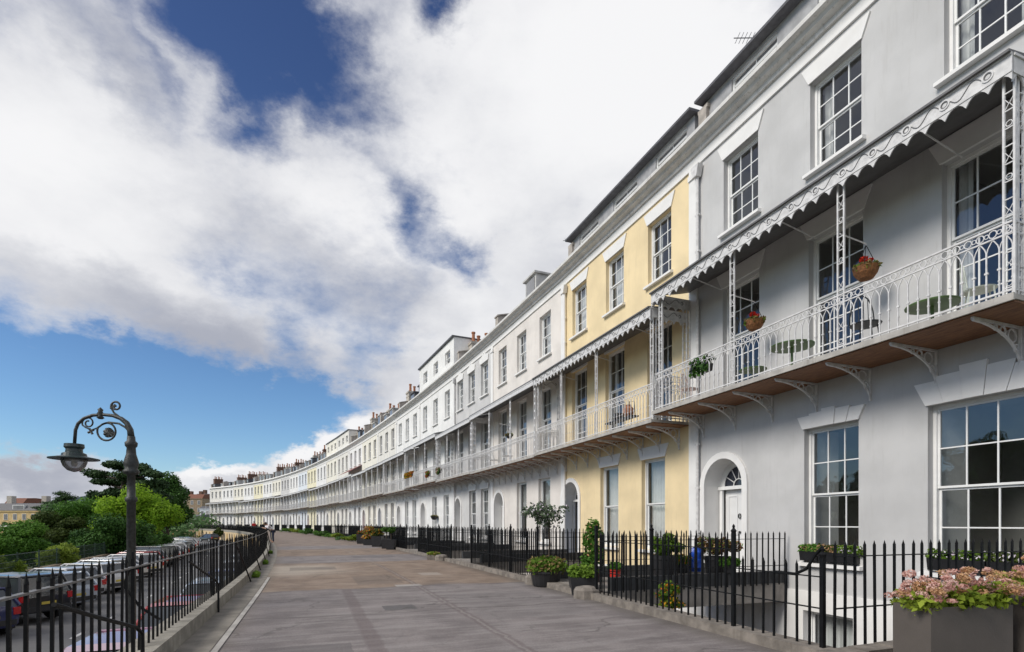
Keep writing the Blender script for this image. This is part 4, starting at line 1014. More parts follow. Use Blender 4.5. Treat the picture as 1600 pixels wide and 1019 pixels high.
def car_meshes(kind):
    st, gh, wr = KINDS[kind]; out = {}
    mb = MB(); sec = []
    for x, zb, zt, w in st:
        h = zt - zb; pts = [(.80 * w, zb), (.96 * w, zb + .08), (w, zb + h * .45), (.985 * w, zb + h * .72), (.93 * w, zt - .03), (.80 * w, zt), (.4 * w, zt + .018)]
        sec.append([(x, y, z) for y, z in pts] + [(x, -y, z) for y, z in reversed(pts)])
    m = len(sec[0])
    for ring in sec: mb.v += ring
    for k in range(len(sec) - 1):
        for j in range(m): mb.f.append((k * m + j, k * m + (j + 1) % m, (k + 1) * m + (j + 1) % m, (k + 1) * m + j)); mb.mi.append(0)
    mb.f.append(tuple(range(m))); mb.f.append(tuple((len(sec) - 1) * m + j for j in reversed(range(m)))); mb.mi += [0, 0]
    xr0, xf0, xr1, xf1, zb, zt = gh; w0 = st[3][3] * .94; w1 = w0 * .79
    # roof and pillars belong to the body shell
    n = 5
    rp = [[(xr1 + (xf1 - xr1) * k / n, s * w1 * f, zt + (.045 if k not in (0, n) else .0) - (.02 if f == 1 else 0)) for s, f in ((1, 1), (1, .6), (-1, .6), (-1, 1))] for k in range(n + 1)]
    for k in range(n):
        for j in range(3): mb.quad(rp[k][j], rp[k][j + 1], rp[k + 1][j + 1], rp[k + 1][j])
    for s in (1, -1):
        mb.tube([(xr1 - .02, s * w1 * 1.0, zt - .015), (xf1, s * w1, zt - .015)], .035, 5)
        mb.tube([(xr1, s * w1, zt - .02), (xr0, s * w0, zb)], .055, 5); mb.tube([(xf1, s * w1, zt - .02), (xf0, s * w0, zb)], .035, 5)
        for xm in (.12, .58 if kind != 'saloon' else .62): mb.tube([(xr1 + (xf1 - xr1) * (1 - xm), s * w1, zt - .02), (xr0 + (xf0 - xr0) * (1 - xm), s * w0 * 1.0, zb)], .03, 5)
    mb.tube([(xr1 - .02, -w1, zt - .01), (xr1 - .02, w1, zt - .01)], .04, 5)
    out['body'] = mb.mesh('body', [TRIM], smooth=False)
    g = MB(); e = .012
    A = [(xr0, w0, zb - .02), (xf0, w0, zb - .02), (xf0, -w0, zb - .02), (xr0, -w0, zb - .02)]; B = [(xr1, w1, zt - .02), (xf1, w1, zt - .02), (xf1, -w1, zt - .02), (xr1, -w1, zt - .02)]
    for a, b in ((0, 1), (1, 2), (2, 3), (3, 0)): g.quad(A[a], A[b], B[b], B[a])
    out['window_glass'] = g.mesh('window_glass', [CARGLASS])
    w = MB()
    for (r, y0, y1, mi) in ((wr, -.1, .1, 0), (wr * .68, .1, .112, 1), (wr * .2, .112, .118, 0)):
        nn = 16; i0 = len(w.v)
        for y in (y0, y1):
            for k in range(nn): w.v.append((r * math.cos(2 * PI * k / nn), y, r * math.sin(2 * PI * k / nn)))
        for k in range(nn): w.f.append((i0 + k, i0 + (k + 1) % nn, i0 + nn + (k + 1) % nn, i0 + nn + k)); w.mi.append(mi)
        w.f.append(tuple(i0 + nn + k for k in range(nn))); w.mi.append(mi); w.f.append(tuple(i0 + k for k in reversed(range(nn)))); w.mi.append(mi)
    out['wheel'] = w.mesh('wheel', [TYRE, RIM])
    wa = MB(); nn = 14; hw = st[3][3]
    for xw in (0,):
        for s in (1,):
            pts = [(xw + (wr + .06) * math.cos(PI * k / nn), wr + (wr + .06) * math.sin(PI * k / nn)) for k in range(nn + 1)]
            pts = [(xw + wr + .06, st[3][1] - .02)] + pts + [(xw - wr - .06, st[3][1] - .02)]
            wa.prism_y(pts, -.25, .006)
    out['wheel_arch'] = wa.mesh('wheel_arch', [TRIM])
    xr, xf = st[0][0], st[-1][0]; zt_ = st[1][2]
    t = MB(); t.box(xr - .015, xr + .14, st[1][3] * .76, st[1][3] * 1.005, zt_ - .26, zt_ - .04); out['taillight'] = t.mesh('taillight', [TAIL])
    t = MB(); t.box(xf - .30, xf - .04, st[-2][3] * .55, st[-2][3] * .92, st[-1][2] - .02, st[-1][2] + .10); out['headlight'] = t.mesh('headlight', [HEAD])
    t = MB(); t.box(xr - .03, xr + .2, -st[0][3], st[0][3], st[0][1] - .02, st[0][1] + .14); out['bumper'] = t.mesh('bumper', [TRIM]); t = MB(); t.box(xf - .2, xf + .03, -st[-1][3], st[-1][3], st[-1][1] - .02, st[-1][1] + .12); out['front_bumper'] = t.mesh('bumper', [TRIM])
    t = MB(); t.box(xr - .02, xr + .02, -.24, .24, st[0][1] + .2, st[0][1] + .29); out['number_plate'] = t.mesh('number_plate', [PLATE_Y])
    t = MB(); t.box(xf - .02, xf + .03, -.26, .26, st[-1][1] + .14, st[-1][1] + .25); out['front_plate'] = t.mesh('number_plate', [PLATE_W])
    t = MB(); t.box(.62, .78, st[3][3] * .96, st[3][3] * 1.13, zb + .0, zb + .14); out['wing_mirror'] = t.mesh('wing_mirror', [TRIM])
    return out
def car(kind, col, label, s, d, flip=False, yaw=0):
    M = cached(('car', kind), lambda: car_meshes(kind))
    p = fr(s, d, RZ + .002); root = thing('parked_car', label, 'car', p, heading(s) + (PI if flip else 0) + yaw, 'cars parked along the lower road')
    link('body', M['body'], root, col)
    for nme in ('window_glass', 'bumper', 'number_plate'): link(nme, M[nme], root)
    link('bumper', M['front_bumper'], root)
    link('number_plate', M['front_plate'], root)
    wr = KINDS[kind][2]; hw = KINDS[kind][0][3][3]
    for x in (-1.28, 1.28):
        for sd in (1, -1):
            o = link('wheel_arch', M['wheel_arch'], root); o.location = (x, sd * hw, 0); o.rotation_euler = (0, 0, 0 if sd > 0 else PI)
            o = link('wheel', M['wheel'], root); o.location = (x, sd * (hw - .1), wr); o.rotation_euler = (0, 0, 0 if sd > 0 else PI)
    for nme in ('taillight', 'headlight', 'wing_mirror'):
        link(nme, M[nme], root); o = link(nme, M[nme], root); o.scale = (1, -1, 1)
    return root
SIL = carpaint('silver', (.60, .61, .63), .25); WHT = carpaint('white', (.78, .78, .78), 0); BLK = carpaint('black', (.012, .013, .016), 0); NAVY = carpaint('navy', (.03, .035, .11), .2)
RED = carpaint('red', (.38, .018, .02), 0); PURP = carpaint('dusky_pink', (.42, .25, .33), .4); BLU = carpaint('blue', (.035, .06, .22), .2); GRY = carpaint('grey', (.26, .27, .28), .3); LBL = carpaint('pale_blue', (.50, .56, .64), .25); TEAL = carpaint('teal', (.03, .12, .13), .3)
# echelon bay along the far side: noses to the garden wall, tails to the road
bay = [('hatchback', NAVY, 'dark purplish navy hatchback, nearest of the cars along the far side'), ('off-road car', BLK, 'black off-road car next to the navy hatchback'), ('estate car', LBL, 'pale blue-silver estate car next to the black off-road car'),
 ('hatchback', SIL, 'silver hatchback just beyond the pale blue-silver estate'), ('estate car', WHT, 'white estate car, nearest white one in the far row'), ('hatchback', WHT, 'white hatchback next to the nearest white estate'), ('saloon', SIL, 'silver saloon beyond the pair of white cars'), ('estate car', WHT, 'white estate car between the silver saloon and the red hatchback'),
 ('hatchback', RED, 'red hatchback left of the lamp post in the far row'), ('hatchback', GRY, 'grey hatchback between the red hatchback and the tall black car'), ('off-road car', BLK, 'tall black off-road car farther along, just left of the lamp post'), ('hatchback', RED, 'bright red hatchback beyond the tall black car'), ('estate car', WHT, 'white estate car beyond the bright red hatchback'),
 ('saloon', SIL, 'silver saloon right of the lamp post in the far row'), ('hatchback', WHT, 'white hatchback right of the lamp post beyond the silver saloon'), ('hatchback', SIL, 'silver hatchback half way down the far row'), ('estate car', GRY, 'grey estate car half way down the far row'), ('hatchback', WHT, 'white hatchback after the grey estate car'), ('saloon', BLU, 'dark blue saloon far down the row'),
 ('hatchback', SIL, 'silver hatchback after the dark blue saloon'), ('estate car', WHT, 'white estate car far down the row'), ('hatchback', BLK, 'black hatchback far down the row'), ('hatchback', SIL, 'silver hatchback near the end of the far row'), ('saloon', WHT, 'white saloon near the end of the far row'), ('hatchback', GRY, 'grey hatchback, last of the far row')]
for k, (kd, c, lb) in enumerate(bay): car(kd, c, lb, 22.2 + 3.05 * k, -10.35 + .12 * ((k * 5) % 3), yaw=math.radians(52 + 3 * ((k * 7) % 3)))
right = [(10.4, 'hatchback', PURP, 'dusky pink hatchback right under the railing at the bottom left'), (15.6, 'hatchback', RED, 'red hatchback with dark glass parked below the railing'), (21.0, 'estate car', LBL, 'pale blue estate car parked below the railing beyond the red one'), (26.5, 'saloon', BLU, 'deep blue saloon parked below the railing'), (32, 'hatchback', SIL, 'silver hatchback parked below the railing beyond the deep blue one'), (37.5, 'hatchback', GRY, 'grey hatchback below the railing, farthest of the near kerb row')]
for s, kd, c, lb in right: car(kd, c, lb, s, -3.0, True)
car('hatchback', BLK, 'black hatchback parked across the road under the far vault wall', 122, -5.2, yaw=.5)

# low wall with green mesh fence beyond the parked cars
lw = MB()
for a in range(-6, 84, 2):
    p, q_, r_, t_ = fr(a, -13.0, RZ), fr(a + 2, -13.0, RZ), fr(a, -13.3, RZ), fr(a + 2, -13.3, RZ); up = Vector((0, 0, 1.0))
    lw.quad(p, q_, q_ + up, p + up); lw.quad(p + up, q_ + up, t_ + up, r_ + up); lw.quad(r_ + up, t_ + up, t_, r_)
tag(lw.obj('garden_wall', surf('garden_wall_stone', (.30, .235, .17), .9, .3, 3, .3, 15), fix=False), 'low brown stone garden wall along the far side of the lower road', 'wall')
fn = thing('mesh_fence', 'dark green wire fence on top of the low garden wall', 'fence', fr(30, -13.15, RZ + 1))
mb = MB()
for a in range(-6, 84, 2):
    for z in (1.05, 1.3, 1.55, 1.9): mb.tube([fr(a, -13.15, RZ + z), fr(a + 2, -13.15, RZ + z)], .014 if z < 1.9 else .025, 4, cap=False)
    for j in range(14): mb.tube([fr(a + j / 7, -13.15, RZ + 1.0), fr(a + j / 7, -13.15, RZ + 1.9)], .008, 3, cap=False)
mb.obj('wire_mesh', surf('green_fence_paint', (.02, .05, .035), .5, .2, 5), fn, world=True, fix=False)
for a in range(-6, 85, 3):
    mb = MB(); mb.tube([fr(a, -13.15, RZ + .95), fr(a, -13.15, RZ + 2.0)], .035, 6); mb.obj('fence_post', surf('green_fence_paint', (.02, .05, .035)), fn, world=True)

# ------------------------------------------------------------------ trees and shrubs
def trunk_mesh(h, r, seed, lean=0, limbs=6, spread=2.0, zb=None):
    q = random.Random(seed); mb = MB()
    pts = [(lean * (k / 6) ** 1.5 + q.uniform(-.06, .06) * r * 3, q.uniform(-.06, .06) * r * 3, h * k / 6) for k in range(7)]
    mb.tube(pts, [r * (1.25 if k == 0 else 1 - .11 * k) for k in range(7)], 8)
    for k in range(limbs):
        b = Vector(pts[2 + k % 5]); a = q.uniform(0, 2 * PI); L = spread * q.uniform(.6, 1.1)
        e = b + Vector((math.cos(a) * L, math.sin(a) * L, L * q.uniform(.25, .7)))
        mb.tube([b, b.lerp(e, .5) + Vector((0, 0, .15 * L)), e], [r * .42, r * .28, r * .1], 5)
    return mb
L_DARK = leafmat('dark_evergreen_leaf', (.018, .055, .012), (.075, .165, .032), .15)
L_MID = leafmat('mid_green_leaf', (.038, .11, .014), (.14, .28, .045), .3)
L_BRIGHT = leafmat('bright_maple_leaf', (.10, .23, .010), (.36, .54, .05), .45)
L_LIGHT = leafmat('yellow_green_leaf', (.11, .18, .02), (.32, .40, .07), .4)
L_CEDAR = leafmat('cedar_needle', (.016, .040, .018), (.065, .115, .04), .1)
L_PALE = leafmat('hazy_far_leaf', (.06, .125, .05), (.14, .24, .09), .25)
L_OLIVE = leafmat('olive_green_leaf', (.03, .055, .014), (.10, .13, .03), .25)
def tree(name, label, cat, px, Z, w, ztop, zbase, mat, n, size, seed, k=14, depth=None, trunk=True, group='trees and shrubs beyond the lower road', low=-.35, sub=.33, flat=0.0, p=None):
    base = p if p is not None else at(px, None, Z, zbase)
    root = thing(name, label, cat, base, 0, group)
    H = ztop - zbase; rz = H * (.5 if not trunk else .42); cz = H - rz
    bl = sub_blobs((0, 0, cz), (w / 2, (depth or w) / 2, rz), int(k * 1.9), seed, sub, low)
    v, t = leaves(bl, int(n * 1.25), size, seed, flat, .35)
    link('crown', leafmesh('crown', v, t, mat), root)
    if trunk: trunk_mesh(cz * 1.1, max(.08, H * .028), seed, 0, 7, w * .3).obj('trunk', BARK, root)
    return root
# cedar: flat layered plates
def cedar(label, px, Z, H, w, zbase, n, seed, plates):
    base = at(px, None, Z, zbase); root = thing('cedar_tree', label, 'tree', base, 0, 'trees and shrubs beyond the lower road')
    bl = []; q = random.Random(seed); mb = MB(); mb.tube([(0, 0, 0), (.1, 0, H * .5), (-.1, 0, H * .95)], [H * .035, H * .028, H * .008], 8)
    for (dx, hz, rw, th) in plates:
        for _ in range(7):
            bl.append((dx * w + q.uniform(-.35, .35) * rw * w, q.uniform(-.4, .4) * rw * w, hz * H + q.uniform(-.5, .5) * th * H, rw * w * q.uniform(.35, .6), rw * w * q.uniform(.4, .6), th * H * q.uniform(.5, 1.0)))
        mb.tube([(0, 0, hz * H - .06 * H), (dx * w * .6, 0, hz * H - .03 * H), (dx * w, 0, hz * H)], [H * .014, H * .009, H * .004], 5)
    v, t = leaves(bl, n, .14 * H / 10, seed, .15, shell=.3)
    link('crown', leafmesh('crown', v, t, L_CEDAR), root); mb.obj('trunk', BARK, root); return root
cedar('tall dark cedar with flat layered branches behind the lamp post', 192, 75, 12.6, 10, -3.0, 26000, 3, [(-.36, .90, .22, .045), (-.1, .985, .26, .05), (.22, .965, .26, .05), (.46, .90, .22, .05), (-.22, .80, .24, .05), (.12, .86, .3, .06), (.42, .80, .26, .06), (-.30, .66, .22, .05), (.2, .72, .3, .07), (-.12, .70, .2, .06), (-.18, .54, .26, .07), (.5, .66, .26, .07), (.25, .55, .3, .08)])
cedar('far dark conifer on the skyline left of the lamp post', 97, 150, 13.5, 11.5, -3, 7000, 5, [(-.3, .74, .26, .05), (0, .96, .2, .05), (.16, .88, .24, .06), (.3, .76, .24, .06), (-.05, .82, .26, .06), (-.55, .66, .2, .04), (0, .70, .4, .1)])
tree('evergreen_tree', 'broad dark green tree right of the lamp post behind the bright maple', 'tree', 262, 86, 8.6, 8.6, -3, L_DARK, 15000, .2, 11, 18)
tree('maple_tree', 'bright yellow-green maple behind the lamp post', 'tree', 222, 60, 6.9, 5.3, -2.8, L_BRIGHT, 14000, .15, 12, 20)
tree('evergreen_bush', 'large dark glossy evergreen bush beside the road in front of the maple', 'bush', 178, 45, 7.6, 2.0, -2.6, L_DARK, 15000, .11, 13, 20, trunk=False, depth=4)
tree('evergreen_bush', 'dark evergreen bush at the right end of the roadside planting', 'bush', 238, 52, 3.6, 1.1, -2.6, L_DARK, 6000, .11, 14, 10, trunk=False)
tree('leafy_tree', 'mid green tree left of the maple above the dark bush', 'tree', 128, 62, 8.0, 3.9, -2.8, L_MID, 11000, .15, 15, 16, trunk=True)
tree('leafy_tree', 'olive green tree between the yellow villa and the mid green tree', 'tree', 82, 58, 6.4, 2.6, -2.8, L_OLIVE, 10000, .14, 16, 14)
tree('leafy_tree', 'dark green bushy tree at the left edge of the picture', 'tree', 18, 40, 6.0, 1.5, -2.6, L_MID, 13000, .10, 17, 14, trunk=False, depth=4)
tree('evergreen_bush', 'dark rounded bush between the left edge tree and the pale shrub', 'bush', 62, 42, 4.4, .8, -2.6, L_DARK, 8000, .10, 18, 12, trunk=False)
tree('pale_shrub', 'yellow-green shrub growing over the green fence', 'shrub', 92, 33.5, 2.4, .35, -2.0, L_LIGHT, 5000, .07, 19, 9, trunk=False, low=-.1)
tree('pale_shrub', 'yellow-green grassy shrub at the far left above the fence', 'shrub', 8, 27, 1.6, -.15, -2.0, L_LIGHT, 3000, .06, 20, 8, trunk=False, low=-.1)
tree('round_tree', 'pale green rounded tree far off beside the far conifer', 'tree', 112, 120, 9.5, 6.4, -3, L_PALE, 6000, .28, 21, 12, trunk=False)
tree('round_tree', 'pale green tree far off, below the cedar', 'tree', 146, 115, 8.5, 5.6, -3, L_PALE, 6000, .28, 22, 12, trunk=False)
tree('roadside_tree', 'small green shrub on the bend of the road under the vault wall', 'shrub', 252, 100, 3.0, 0.2, -2.4, L_MID, 2500, .16, 23, 9, trunk=False)
tree('climbing_plant', 'green climber on the vault wall at the bend', 'climber', 341, 112, 2.4, .6, -2, L_OLIVE, 2500, .12, 24, 8, trunk=False, depth=1.2)
# trees of the same garden nearer to the camera than the frame shows (they are mirrored in the near windows)
for j, (s, d, w, zt, mt) in enumerate(((20, -19, 8, 6.4, L_DARK), (26, -20, 8, 5.4, L_MID), (33, -21.5, 7, 6.2, L_DARK), (13, -20, 9, 8.5, L_MID), (4, -20, 10, 9.5, L_DARK), (-6, -20, 9, 8, L_MID), (-16, -20, 10, 9, L_DARK))):
    tree('leafy_tree', ['dark garden tree outside the left edge, third from the yellow-green shrubs', 'mid green garden tree outside the left edge, second from the yellow-green shrubs', 'dark garden tree outside the left edge, next to the yellow-green shrubs', 'mid green garden tree just outside the left edge, opposite the near houses', 'dark garden tree outside the left edge, opposite the grey house', 'mid green garden tree behind the camera across the road', 'dark garden tree farthest behind the camera across the road'][j], 'tree', 0, 0, w, zt, -2.9, mt, 9000, .2, 40 + j, 12, p=fr(s, d, -2.9))

# far-off wood filling the valley
q = random.Random(4); bl = []
for _ in range(120):
    Z = q.uniform(130, 330); px_ = q.uniform(-350, 330); p = at(px_, None, Z, -3); h = q.uniform(4, 7.5); bl.append((p.x, p.y, -3 + h * .45, h * .8, h * .8, h * .55))
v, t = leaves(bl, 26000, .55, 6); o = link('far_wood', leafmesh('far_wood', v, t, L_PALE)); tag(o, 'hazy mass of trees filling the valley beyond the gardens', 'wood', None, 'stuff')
# ------------------------------------------------------------------ buildings beyond
def flat_house(name, label, cat, px0, px1, Z, ztop, zb, wm, rows, cols, roofm, roofh=2.2, yaw=0, depth=10, extras=None, group='buildings beyond the crescent'):
    a, b = at(px0, None, Z, zb), at(px1, None, Z, zb); W = (b - a).length
    root = thing(name, label, cat, a, yaw, group)
    mb = MB(); H = ztop - zb; mb.box(0, W, 0, depth, 0, H); mb.box(-.15, W + .15, -.2, .0, H - .35, H - .05)
    mb.obj('wall', wm, root)
    rb = MB(); rb.prism_x([(-.25, H), (1.6, H + roofh * .9), (depth / 2, H + roofh), (depth - 1, H + roofh * .9), (depth, H)], -.1, W + .1); rf = rb.obj('roof', roofm, root)
    for r in range(rows):
        for c in range(cols):
            x = W * (c + .5) / cols; z = H - 2.6 - r * 3.0
            if z < .5: continue
            m = MB(); m.box(x - .55, x + .55, -.06, .0, z, z + 1.7); w = m.obj('window', WHITE, root)
            g_ = MB(); g_.box(x - .45, x - .03, -.085, -.062, z + .08, z + 1.62); g_.box(x + .03, x + .45, -.085, -.062, z + .08, z + 1.62); g_.obj('pane', FARGLASS, w)
    if extras: extras(root, W, H, rf)
    return root
def villa_extra(root, W, H, rf):
    for x in (W * .12, W * .45, W * .8):
        m = MB(); m.box(x - .7, x + .7, 2.5, 4.0, H + .8, H + 4.2); c = m.obj('chimney', surf('rendered_stack', (.46, .42, .37)), root)
    for x in (W * .3, W * .62, W * .93):
        m = MB(); m.box(x - 1.6, x + 1.6, .1, 2.2, H + .25, H + 1.55); d = m.obj('dormer', WHITE, root)
        g_ = MB(); g_.box(x - 1.4, x + 1.4, .05, .09, H + .45, H + 1.4); g_.obj('dormer_pane', FARGLASS, d)
    m = MB()
    for k in range(16):
        x0 = W * .45 + k * (W * .55) / 16; m.prism_x([(-.05, H - 3.9), (-2.6, H - 5.2), (-2.6, H - 5.3), (-.05, H - 4.0)], x0, x0 + W * .55 / 16 * .55)
    m.obj('striped_awning', WHITE, root)
flat_house('villa', 'long yellow stone villa with slate mansard roof at the left edge', 'house', -70, 88, 150, 5.1, -3, surf('yellow_villa_stone', (.62, .45, .22), .85, .15, 1, stain=.2), 2, 11, SLATE, 2.2, extras=villa_extra)
flat_house('brick_house', 'red brick house on the skyline behind the yellow villa', 'house', 8, 36, 190, 8.5, -3, BRICK, 1, 4, surf('red_tiles', (.2, .08, .05), .8, .3, 4), 2.2)
flat_house('house', 'small slate roofed house far off above the yellow villa', 'house', 52, 74, 210, 7.0, -3, surf('tan_render', (.45, .36, .26), .85, .2, 2), 1, 3, SLATE, 2.4)
def brick_extra(root, W, H, rf):
    for x in (W * .2, W * .7): m = MB(); m.box(x - .6, x + .6, 3, 4.5, H + .5, H + 3.2); m.obj('chimney', BRICK, root)
flat_house('brick_house', 'brown stone house beside the far end of the crescent', 'house', 284, 316, 225, 12.0, -3, surf('brown_rubble_stone', (.33, .25, .17), .9, .25, 2, .2, 10), 2, 3, surf('red_tiles', (.2, .08, .05)), 2.0, extras=brick_extra)
flat_house('brick_house', 'red brick building just left of the far end of the crescent', 'house', 305, 345, 240, 13.5, -3, BRICK, 2, 5, SLATE, 1.5, extras=brick_extra)
flat_house('annexe', 'small white rendered annexe at the far end of the crescent', 'house', 312, 336, 205, 7.2, -2.5, W_BL, 3, 3, SLATE, 1.0)
flat_house('cottage', 'low grey slate roofed cottage left of the white annexe', 'house', 292, 311, 195, 2.8, -2.5, surf('tan_render', (.45, .36, .26)), 1, 2, SLATE, 2.0)

# ------------------------------------------------------------------ pots, planters, balcony things
def plant_mesh(bl, n, size, seed, mat, name='foliage', shell=.3, flat=0):
    v, t = leaves(bl, n, size, seed, flat, shell); return leafmesh(name, v, t, mat)
F_PINK = leafmat('dusty_pink_petals', (.55, .24, .20), (.82, .62, .55), .3)
F_RUST = leafmat('rusty_petals', (.40, .19, .09), (.66, .45, .26), .3)
F_RED = leafmat('red_petals', (.45, .01, .01), (.65, .06, .03), .2)
F_ORANGE = leafmat('orange_petals', (.6, .14, .01), (.75, .40, .03), .2)
F_WHITE = leafmat('white_petals', (.6, .5, .6), (.8, .78, .8), .2)
L_POT = leafmat('pot_plant_leaf', (.05, .12, .012), (.22, .34, .05), .35)
L_LIME = leafmat('lime_hydrangea_leaf', (.09, .16, .012), (.36, .44, .06), .35)
L_DRY = leafmat('dry_grass_leaf', (.16, .11, .04), (.35, .26, .12), .3)
L_PURPLE = leafmat('bronze_leaf', (.05, .022, .015), (.17, .09, .04), .3)
PG = 'potted plants along the terrace'
def tub(name, label, p, r, h, kind, mats, ph=.4, pw=1.0, seed=1, square=False, n=900, size=.045, potmat=None, rz=0, pods=None, group=PG):
    root = thing(name, label, 'potted plant', p, rz, group)
    mb = MB()
    if square:
        mb.prism_y([(-r * .82, 0), (r * .82, 0), (r, h), (-r, h)], -r * .9, r * .9)
    else: mb.lathe([(r * .74, 0), (r * .8, .02), (r * .95, h * .85), (r * 1.03, h * .87), (r * 1.03, h), (r * .93, h), (r * .9, h - .05), (0, h - .05)], (0, 0, 0), 18)
    mb.obj('pot', potmat or BLACKPOT, root)
    if kind == 'low':
        bl = [(0, 0, h + ph * .35, r * pw, r * pw, ph * .6)] + [(r * pw * .7 * math.cos(a), r * pw * .7 * math.sin(a), h + ph * .3, r * .5, r * .5, ph * .5) for a in (0, 1.3, 2.6, 3.9, 5.2)]
    elif kind == 'ball':
        bl = sub_blobs((0, 0, h + ph), (r * pw, r * pw, r * pw * .8), 7, seed)
        st = MB(); st.tube([(0, 0, h - .06), (.01, 0, h + ph)], .02, 6); st.obj('stem', BARK, root)
    elif kind == 'tall':
        bl = [(q_ * r * .5, 0, h + ph * f, r * pw * .7, r * pw * .7, ph * .2) for q_, f in ((-1, .2), (1, .35), (0, .5), (-.7, .7), (.6, .85), (0, 1.0))]
    for k, (m, frac) in enumerate(mats):
        link('foliage' if k == 0 else 'flowers', plant_mesh(bl, int(n * frac), size * (1 if k == 0 else .7), seed + k, m, shell=.3 if k == 0 else .8), root)
    return root
def pz(px, Z, z): return at(px, None, Z, z)
tub('plant_tub', 'round black tub of straggling green plants at the bridge opening', pz(853, 12.5, .0), .38, .36, 'low', [(L_POT, .75), (L_DRY, .4)], .38, 1.15, 31, n=1300, size=.05)
tub('plant_tub', 'square black tub with ferny green plant beside the kerb block', pz(909, 11.1, .0), .26, .36, 'low', [(L_POT, 1)], .3, 1.2, 32, True, n=900, size=.045)
tub('potted_tree', 'small open tree in a pot beside the yellow house doorway', pz(858, 15.6, .0), .25, .35, 'ball', [(leafmat('grey_green_leaf', (.03, .06, .03), (.16, .21, .13), .3), .85), (F_WHITE, .2)], 1.25, 2.6, 33, n=900, size=.055)
tub('potted_climber', 'tall leafy climber in a pot by the standard at the bridge', pz(926, 12.2, .13), .2, .3, 'tall', [(L_MID, 1), (F_RUST, .1)], .95, 1.25, 34, n=1300, size=.045)
tub('clipped_shrub', 'bright green clipped shrub in a tall black pot on the bridge edging', pz(1037, 11.3, .13), .24, .66, 'ball', [(L_POT, 1)], .16, 1.45, 35, n=2600, size=.032)
tub('clipped_shrub', 'bronze leaved shrub in a black pot near the grey house door', pz(1118, 11.9, .13), .24, .6, 'ball', [(L_PURPLE, .6), (L_POT, .35), (F_RUST, .15)], .2, 1.6, 36, n=2200, size=.034)
tub('flower_pot', 'small green leafy pot between the clipped shrub and the blue sack', pz(1066, 11.6, .39), .15, .2, 'low', [(L_POT, .8), (F_ORANGE, .15)], .22, 1.4, 37, n=600, size=.035)
tub('flower_pot', 'small pot of trailing green plants right of the blue sack', pz(1140, 11.5, .39), .15, .18, 'low', [(L_MID, .9)], .2, 1.5, 38, n=600, size=.035)
tub('flower_pot', 'red plastic pot of leaves behind the railing of the yellow house side', pz(961, 12.0, .13), .13, .3, 'low', [(L_MID, 1)], .2, 1.2, 39, n=300, size=.035, potmat=surf('red_plastic', (.55, .03, .02), .4))
tub('flower_pot', 'pot of orange flowers standing in the basement area by the bridge', at(1045, None, 10.3, -.55), .2, .3, 'tall', [(L_POT, .9), (F_ORANGE, .25)], .5, 1.3, 41, n=900, size=.04)
mb = MB()
for k, (dx, dy, dz, sx_) in enumerate(((0, 0, 0, 1), (.04, .05, .24, .85))):
    mb.lathe([(.0, .0), (.13, .02), (.17, .1), (.165, .2), (.12, .28), (.05, .30), (.0, .29)], (dx, dy, dz), 9, sx=sx_, sy=.75)
for k, v in enumerate(mb.v): mb.v[k] = (v[0] + .015 * math.sin(31 * v[2] + 9 * v[1]), v[1] + .012 * math.sin(40 * v[2]), v[2])
o = mb.obj('plastic_sack', surf('blue_plastic', (.015, .07, .42), .35, .2, 8, .2, 20)); o.location = pz(1086, 11.7, .39); tag(o, 'bright blue plastic sack among the pots on the bridge', 'sack')
# trough planters at the right edge
def trough(label, s, d0, d1, w, h, z0, seed, flowers):
    a, b = fr(s, d0, z0), fr(s, d1, z0); root = thing('trough_planter', label, 'planter', (a + b) / 2, math.atan2(b.y - a.y, b.x - a.x) - math.radians(8), 'grey-brown trough planters of hydrangeas')
    L = (b - a).length; mb = MB(); t = .03
    mb.box(-L / 2, L / 2, -w / 2, -w / 2 + t, 0, h); mb.box(-L / 2, L / 2, w / 2 - t, w / 2, 0, h); mb.box(-L / 2, -L / 2 + t, -w / 2 + t, w / 2 - t, 0, h); mb.box(L / 2 - t, L / 2, -w / 2 + t, w / 2 - t, 0, h); mb.box(-L / 2 + t, L / 2 - t, -w / 2 + t, w / 2 - t, 0, .05)
    mb.obj('trough', GREYTROUGH, root)
    sb = MB(); sb.box(-L / 2 + t, L / 2 - t, -w / 2 + t, w / 2 - t, .05, h - .06); sb.obj('soil', SOIL, root)
    q = random.Random(seed); lv = []
    for k in range(30):
        x, y = q.uniform(-L / 2 - .02, L / 2 + .02), q.uniform(-w / 2 - .08, w / 2 + .05); z = h + q.uniform(-.04, .13); lv.append((x, y, z, .12, .12, .09))
    for k in range(flowers):
        x, y = q.uniform(-L / 2 - .02, L / 2 + .05), q.uniform(-w / 2 - .12, w / 2 + .05); z = h + q.uniform(.06, .17) + .17 * max(0, 1 - (2 * x / L) ** 2) * q.uniform(.2, 1.1)
        r1 = q.uniform(.030, .056); pm = F_RUST if q.random() < .38 else F_PINK
        o = link('flower_head', plant_mesh([(0, 0, 0, r1, r1, r1 * .55)], 60, .013, seed + k, pm, 'flower_head', .75), root); o.location = (x, y, z)
    link('foliage', plant_mesh(lv, 1900, .034, seed, L_LIME), root)
    return root
trough('grey-brown trough full of faded pink hydrangeas in the bottom right corner', 3.2, 5.02, 5.93, .36, .72, .0, 51, 98)
trough('grey-brown trough at the extreme right edge, mostly outside the picture', 3.05, 6.1, 7.2, .38, .66, .131, 52, 80)
